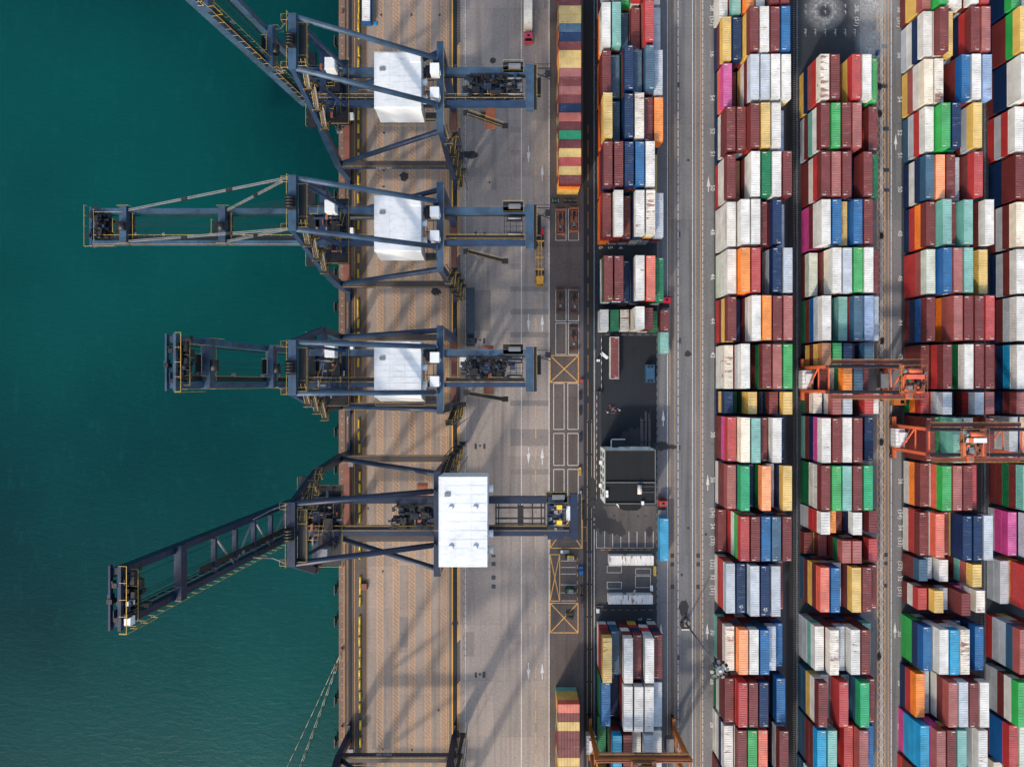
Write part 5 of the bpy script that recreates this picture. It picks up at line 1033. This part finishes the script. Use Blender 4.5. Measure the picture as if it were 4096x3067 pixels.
# scrap heap and small clutter
b = MB(); rnd = random.Random(3)
for i in range(26): x, y = rnd.gauss(0, .9), rnd.gauss(0, .5); r_ = rnd.uniform(.1, .3); b.box(x-r_, x+r_, y-r_*.7, y+r_*.7, .02, .1+rnd.random()*.5, rnd.choice([BRN, WHT, DARKM, REDB, GRY]))
tag(b.build('scrap_heap', None, (GX(t1(872, 2048)), GY(t1(226, 1533)), 0)), 'small heap of red and white scrap in the dark yard above the building', 'scrap', None, 'stuff')
b = MB(); b.box(-1.25, 1.25, -.45, .45, .02, .35, WHT); b.box(-1.1, 1.1, -.35, .35, .35, .4, WHT); o = b.build('white_panel', None, (GX(t1(798, 2048)), GY(t1(1415, 767)), 0)); o.rotation_euler.z = -.7; tag(o, 'loose white panel lying askew in the fenced yard', 'panel')
# lifting spreaders parked in the bays
def parked_spreader(zx, zy0, zy1, by, m, lab):
    y1 = GY(t1(zy0, by)); y0 = GY(t1(zy1, by)); hl = (y1-y0)/2; r = empty('parked_spreader', (GX(t1(zx, 2048)), (y0+y1)/2, .02)); tag(r, lab, 'spreader', 'container spreaders parked in bays')
    b = MB(); 
    for q in (-.62, .62): b.box(q-.16, q+.16, -hl+.8, hl-.8, .5, 1.0, m)
    for q in (-.38, -.12, .16, .4): b.box(-.62, .62, q*hl*2-.14, q*hl*2+.14, .5, .95, m)
    b.box(-.9, .9, -.9, .9, .95, 1.25, m); b.box(-.75, .75, -hl+.6, hl-.6, .3, .45, DARKM); b.box(-.4, .4, -hl*.75, -hl*.35, .9, 1.1, DARKM); b.box(-.4, .4, hl*.35, hl*.75, .9, 1.1, DARKM); b.build('main_frame', r)
    for s_ in (-1, 1):
        b = MB(); b.box(-1.22, 1.22, s_*hl-.28, s_*hl+.28, .4, 1.05, m); b.box(-1.3, -1.0, s_*hl-.4, s_*hl+.4, .1, 1.2, m); b.box(1.0, 1.3, s_*hl-.4, s_*hl+.4, .1, 1.2, m); b.box(-.9, .9, s_*(hl-.75)-.15, s_*(hl-.75)+.15, .5, .9, m); b.build('end_beam', r)
    b = MB(); b.box(-.35, .3, -1.9, -1.0, 1.0, 1.5, GRY); b.box(-.3, .3, .8, 1.6, 1.0, 1.4, DARKM); b.tube((-.2, -.3, 1.3), (-.2, .7, 1.3), .2, DARKM, 8); b.build('power_pack', r)
    b = MB(); b.box(-1.1, -.75, -hl*.3, hl*.3, .3, .8, m); b.box(.75, 1.1, -hl*.3, hl*.3, .3, .8, m); b.build('side_cover', r)
parked_spreader(416, 165, 372, 767, BRN, 'rusty brown spreader with grey box, upper left parking bay'); parked_spreader(535, 150, 345, 767, BRN, 'rusty brown spreader in the upper right parking bay')
parked_spreader(417, 855, 1040, 767, BR2, 'dark brown spreader in the left bay of the middle pair'); parked_spreader(540, 860, 1050, 767, BR2, 'dark brown spreader in the right bay of the middle pair'); parked_spreader(532, 1180, 1368, 767, BR2, 'dark brown spreader alone in the lowest row of bays')
x, y = W(t1(1817, 1100), t1(985, 0), 2); parked = empty('parked_spreader', (x, y, 0)); tag(parked, 'rusty spreader part standing under the topmost crane girder', 'spreader')
b = MB()
for q in (-.8, -.2, .4): b.box(-1.2, 1.2, q, q+.35, .3, 1.3, BR2)
b.box(-1.4, -1.0, -1.0, 1.0, .05, 1.6, BR2); b.box(1.0, 1.4, -1.0, 1.0, .05, 1.6, BR2); b.box(-.5, .5, -.6, .6, 1.3, 1.8, DARKM); b.build('main_frame', parked)
# pallets and striped blocks along the blue line
for i, (zx, zy, by, dx, dy, m, nm, lab) in enumerate(((588, 110, 1533, .7, 2.4, BRN, 'pallet_stack', 'brown pallet stack by the blue line, uppermost of the three there'), (587, 243, 1533, .7, 2.4, TYEL, 'pallet_stack', 'yellowish pallet stack by the blue line, middle of three'), (590, 470, 1533, .7, 2.5, BRN, 'pallet_stack', 'brown pallet stack by the blue line, lowest of three'),
        (585, 753, 1533, .8, 2.4, YELB, 'striped_block', 'yellow and black striped block beside the bay boxes'), (590, 960, 1533, .6, 2.6, GRY, 'cabinet', 'grey cabinet with white dome beside the navy crane end'), (598, 120, 2300, .7, 2.3, TYEL, 'pallet_stack', 'tan pallet stack beside the truck bays low in the photo, upper one'), (598, 205, 2300, .7, 2.3, BRN, 'pallet_stack', 'dark brown pallet stack beside the truck bays, lower one'),
        (495, 330, 2300, 2.2, .8, TYEL, 'pallet_stack', 'tan pallets in the yellow crossed box low in the photo'), (495, 360, 2300, 2.2, .6, TYEL, 'pallet_stack', 'tan pallets lying askew just below the other pallets in the crossed box'),
        (375, 82, 767, 2.3, 1.2, DARKM, 'cable_drum', 'dark cable drum left of the parked spreaders near the single row'), (500, 80, 767, 3.6, 1.3, DARKM, 'steel_frame', 'dark steel frame below the upper single row of containers'),
        (1228, 1612, 1533, .7, 2.8, YELB, 'crash_barrier', 'bright yellow crash barrier at the fence beside the sheds'), (1200, 103, 2300, .7, 1.6, WHT, 'cabinet', 'small white framed cabinet at the fence beside the lower shed'),
        (738, 298, 2300, .8, 1.2, WHT, 'cabinet', 'small white cabinet at the corner above the first block bottom rows'), (742, 1458, 767, .9, .7, WHT, 'cabinet', 'small pale cabinet at the end of the white rail line'),
        (755, 82, 1533, 1.4, .9, DARKM, 'cabinet', 'dark cabinet at the fence corner above the building'), (597, 1630, 767, 1.0, 1.0, REDB, 'barrel', 'red round barrel beside the crossed yellow box'))):
    b = MB(); b.box(-dx/2, dx/2, -dy/2, dy/2, .02, .12, DARKM)
    if nm == 'barrel': b = MB(); b.tube((0,0,.02), (0,0,.9), .5, SIDE['R'], 16); b.tube((0,0,.9), (0,0,.95), .4, SIDE['R'], 16)
    elif nm == 'cable_drum': b.tube((-1.0,0,.6), (-.7,0,.6), .6, GRY, 16); b.tube((.7,0,.6), (1.0,0,.6), .6, GRY, 16); b.tube((-.7,0,.6), (.7,0,.6), .35, SIDE['D'], 12)
    elif nm == 'steel_frame':
        for q in (-1.4, 0, 1.4): b.box(q-.45, q+.45, -.55, .55, .12, .6, DARKM); b.box(q-.5, q+.5, -.08, .08, .6, .7, GRY)
    elif nm == 'striped_block':
        for q in range(6): b.box(-dx/2+.02, dx/2-.02, -dy/2+q*.4, -dy/2+q*.4+.2, .12, .8, YELB); b.box(-dx/2+.03, dx/2-.03, -dy/2+q*.4+.2, -dy/2+q*.4+.4, .12, .79, BLK)
    elif nm == 'pallet_stack':
        for k in range(4):
            n_ = 5
            for j in range(n_):
                if dy > dx: b.box(-dx/2, dx/2, -dy/2+j*dy/n_, -dy/2+j*dy/n_+dy/n_*.6, .14+k*.16, .2+k*.16, m)
                else: b.box(-dx/2+j*dx/n_, -dx/2+j*dx/n_+dx/n_*.6, -dy/2, dy/2, .14+k*.16, .2+k*.16, m)
            b.box(-dx/2+.02, dx/2-.02, -dy/2+.02, dy/2-.02, .2+k*.16, .29+k*.16, DARKM)
    else: b.box(-dx/2+.05, dx/2-.05, -dy/2+.05, dy/2-.05, .12, 1.1, m); b.box(-dx/2, dx/2, -dy/2, dy/2, 1.1, 1.16, m); b.box(-.06, .06, -dy/2-.02, dy/2+.02, .2, 1.2, GRY)
    o = b.build(nm, None, (GX(t1(zx, 2048)), GY(t1(zy, by)), 0)); o.rotation_euler.z = -.35 if 'askew' in lab else 0
    tag(o, lab, nm.split('_')[0] if nm in ('pallet_stack',) else nm.replace('_', ' '))
# forklifts
def forklift(zx, zy, by, m, lab, flip=1):
    r = empty('forklift', (GX(t1(zx, 2048)), GY(t1(zy, by)), .02)); tag(r, lab, 'forklift', 'forklifts in the truck bays')
    b = MB(); b.box(-1.3, 1.1, -.6, .6, .35, 1.1, m); b.box(-1.5*flip if flip > 0 else .9, -.9*flip if flip > 0 else 1.5, -.62, .62, .4, 1.3, DARKM); b.build('body', r)
    b = MB(); b.box(-.5, .7, -.55, .55, 2.0, 2.08, GRY)
    for q in (-.5, .66):
        for w_ in (-.53, .49): b.box(q, q+.05, w_, w_+.05, 1.1, 2.0, DARKM)
    b.build('overhead_guard', r); 
    for q in (-.9, .8):
        for w_ in (-.62, .62): b = MB(); b.tube((q, w_-.12, .32), (q, w_+.12, .32), .32, BLK, 12); b.build('wheel', r)
    b = MB(); b.box(1.15*flip-.06, 1.15*flip+.06, -.5, -.38, .1, 2.3, DARKM); b.box(1.15*flip-.06, 1.15*flip+.06, .38, .5, .1, 2.3, DARKM)
    xx = sorted((1.2*flip, 2.3*flip)); b.box(xx[0], xx[1], -.35, -.22, .1, .16, DARKM); b.box(xx[0], xx[1], .22, .35, .1, .16, DARKM); b.build('mast', r)
forklift(500, 1500, 1533, YELB, 'forklift with pale roof in the top truck bay', 1); forklift(500, 125, 2300, SIDE['D'], 'olive forklift in a lower truck bay', 1)
r = tag(empty('tow_tractor', (GX(t1(593, 2048)), GY(t1(1610, 1533)), .02)), 'small blue tow tractor parked beside the truck bays', 'tractor'); b = MB(); b.box(-.6, .6, -1.2, 1.2, .3, .9, SIDE['L']); b.box(-.55, .55, -1.0, .1, .9, 1.5, SIDE['L']); b.build('body', r); wheels(r, (-.55, .55), (-.8, .8), .35, .2)
r = tag(empty('flat_cart', (GX(t1(455, 2048)), GY(t1(1448, 1533)), .02)), 'grey flat cart standing just above the top truck bay', 'cart'); b = MB(); b.box(-1.3, 1.3, -.5, .5, .4, .55, GRY); b.box(-1.2, -.6, -.4, .4, .55, 1.0, WHT); b.build('bed', r); wheels(r, (-1.0, 1.0), (-.35, .35), .2, .15)
# low barriers / fences around the small yard
def fence(pts, lab, m1=WLINE, m2=REDB, h=.85, step=1.1):
    P_ = [(GX(t1(a, 2048)), GY(t1(b_, c)), 0) for a, b_, c in pts]; b = MB(); k = 0
    for a, c in zip(P_[:-1], P_[1:]):
        a = Vector(a); c = Vector(c); n = max(1, int((c-a).length/step))
        for i in range(n):
            u = a+(c-a)*i/n; v = a+(c-a)*(i+.96)/n; b.beam(u+Vector((0,0,h-.12)), v+Vector((0,0,h-.12)), .12, .14, m1 if k % 2 else m2); k += 1
    o = b.build('fence', None); q = MB()
    for a, c in zip(P_[:-1], P_[1:]):
        a = Vector(a); c = Vector(c); n = max(1, int((c-a).length/(step*2)))
        for i in range(n+1): u = a+(c-a)*i/n; q.box(u.x-.05, u.x+.05, u.y-.05, u.y+.05, 0, h, GRY)
    q.build('posts', o); tag(o, lab, 'fence')
fence([(770, 1235, 767), (1248, 1235, 767), (1248, 1030, 1533)], 'dashed low fence around the top and right of the dark yard', GRY, DARKM)
fence([(770, 1235, 767), (770, 72, 1533), (730, 72, 1533), (728, 1030, 1533)], 'red and white low fence down the left of the dark yard', WLINE, REDB)
fence([(1246, 1080, 1533), (1246, 292, 2300), (785, 292, 2300), (785, 262, 2300), (728, 262, 2300)], 'dashed fence right of and below the container sheds', GRY, DARKM)
fence([(730, 1432, 1533), (1228, 1432, 1533)], 'red and white low fence under the car bays', TYEL, REDB)
fence([(563, 1460, 1533), (563, 215, 2300)], 'orange and dark low fence beside the truck bays', TYEL, DARKM, .6)
# long steel rail walls beside the blocks
for sx, lab in ((3185, 'long pale steel rail wall left of the third block'), (3935, 'long pale steel rail wall left of the right edge block')):
    b = MB(); x = GX(sx)
    b.box(x-.12, x+.28, -125, 125, .02, .5, GRY); b.box(x-.02, x+.2, -125, 125, .5, .56, STEELT)
    for i in range(84): y = -124+i*3; b.box(x-.16, x+.32, y-.1, y+.1, .02, .62, GRY)
    o = b.build('rail_wall'); tag(o, lab, 'rail wall'); b = MB()
    for i in range(400): y = -124+i*.62; b.box(x-1.0, x-.3, y-.06, y+.06, .02, .12, GRY)
    for q in (-1.04, -.26): b.box(x+q-.04, x+q+.04, -125, 125, .02, .14, DARKM)
    b.build('cable_tray', o)
b = MB(); x = GX(2378)
for a, c in ((GY(1400), GY(-60)), (GY(3200), GY(2510))):
    b.box(x-.14, x+.14, a, c, .02, .5, STEELT)
    y = a
    while y < c: b.box(x-.2, x+.2, y, y+.15, .02, .58, GRY); y += 2.6
tag(b.build('rail_wall'), 'pale steel rail wall along the left of the first block', 'rail wall')
# cable hangers on the crane track
for i, (zx, zy, by) in enumerate(((964, 752, 0), (965, 985, 0), (978, 383, 767), (982, 1292, 767), (975, 510, 1533), (957, 702, 2300))):
    b = MB(); b.box(-.4, .4, -.9, .9, .02, .35, DARKM); b.box(-.5, .5, -.3, .3, .35, .5, BLK); tag(b.build('cable_pit_box', None, (GX(t1(zx, 3072)), GY(t1(zy, by)), .01)), 'black box on the white double line, %s from the top' % ordw(i+1), 'pit box', 'black boxes on the crane track')
# high lighting mast
mx, my = GX(2742.6), GY(2490); mh_ = 33.0
root = tag(empty('light_mast', (mx, my, 0)), 'tall grey floodlight mast beside the second block, lamps around its head', 'light mast')
b = MB(); b.tube((0,0,0), (0,0,mh_), .3, GRY, 14, .14); b.build('pole', root)
b = MB(); b.tube((0,0,0), (0,0,.5), 1.1, CONC, 16); b.box(-1.6, -.8, -.9, .4, 0, 1.1, DARKM); b.box(-.6, .4, 1.1, 1.8, 0, .9, DARKM); b.box(-1.3, 1.2, -1.9, -1.6, 0, .8, WHT); b.build('base', root)
b = MB(); b.tube((0,0,mh_-.3), (0,0,mh_+.2), 1.0, GRY, 18); b.tube((0,0,mh_+.2), (0,0,mh_+.9), .45, WHT, 14, .2); b.build('head_ring', root)
for i in range(11):
    t = i*2*math.pi/11; c, s = math.cos(t), math.sin(t); b = MB(); b.beam((c*.9, s*.9, mh_), (c*1.7, s*1.7, mh_-.1), .12, .12, GRY); b.beam((c*1.6, s*1.6, mh_-.1), (c*2.3, s*2.3, mh_-.45), .8, .25, DARKM if i % 3 else GRY); b.build('floodlight', root)
# low workers' barrier and hose clutter near the empty bay
b = MB(); b.box(-.35, .35, -.6, .6, .02, .9, SIDE['B']); b.box(-.3, .3, -.5, .5, .9, 1.0, SIDE['L']); o = b.build('tool_cart', None, (GX(t1(938, 3072)), GY(t1(466, 0)), 0)); o.rotation_euler.z = -.4; tag(o, 'small navy tool cart beside the green container at the empty bay', 'cart')
# reach truck under the orange gantry, seen from above
r = tag(empty('yard_tractor', (GX(3531), GY(1606), .02)), 'tan yard tractor pulling a dark chassis under the orange gantry', 'truck')
r.location = (*W(3603, 1607, 2.5), .02)
b = MB(); b.box(-1.9, 1.5, -.95, .95, .7, 2.6, ORGB); b.box(-1.4, 1.0, -.85, .85, 2.6, 2.75, ORGB); cb_ = b.build('cab', r); b = MB(); b.box(-.2, .9, -.5, .5, 2.75, 2.82, GLASS); b.build('roof_hatch', cb_); 
for q in (-1.4, 1.0):
    for w_ in (-.95, .95): b = MB(); b.tube((q, w_-.15, .5), (q, w_+.15, .5), .5, BLK, 14); b.build('wheel', r)
b = MB(); b.box(-1.1, 1.1, -6.5, -1.0, .7, 1.0, DARKM)
for q in (-6, -4.5, -3, -1.6): b.box(-1.4, 1.4, q, q+.25, .9, 1.2, DARKM)
b.build('chassis', r)
# ---------------------------------------------------------------- own checks
import collections
cnt = collections.Counter(o.get('label') for o in bpy.data.objects if o.parent is None and o.get('label'))
for k, v in cnt.items():
    if v > 1: print('DUPLICATE LABEL', v, k)
    if not 4 <= len(k.split()) <= 16: print('LABEL LENGTH', len(k.split()), k)
print('containers', len(allc), 'individual', len(pick))
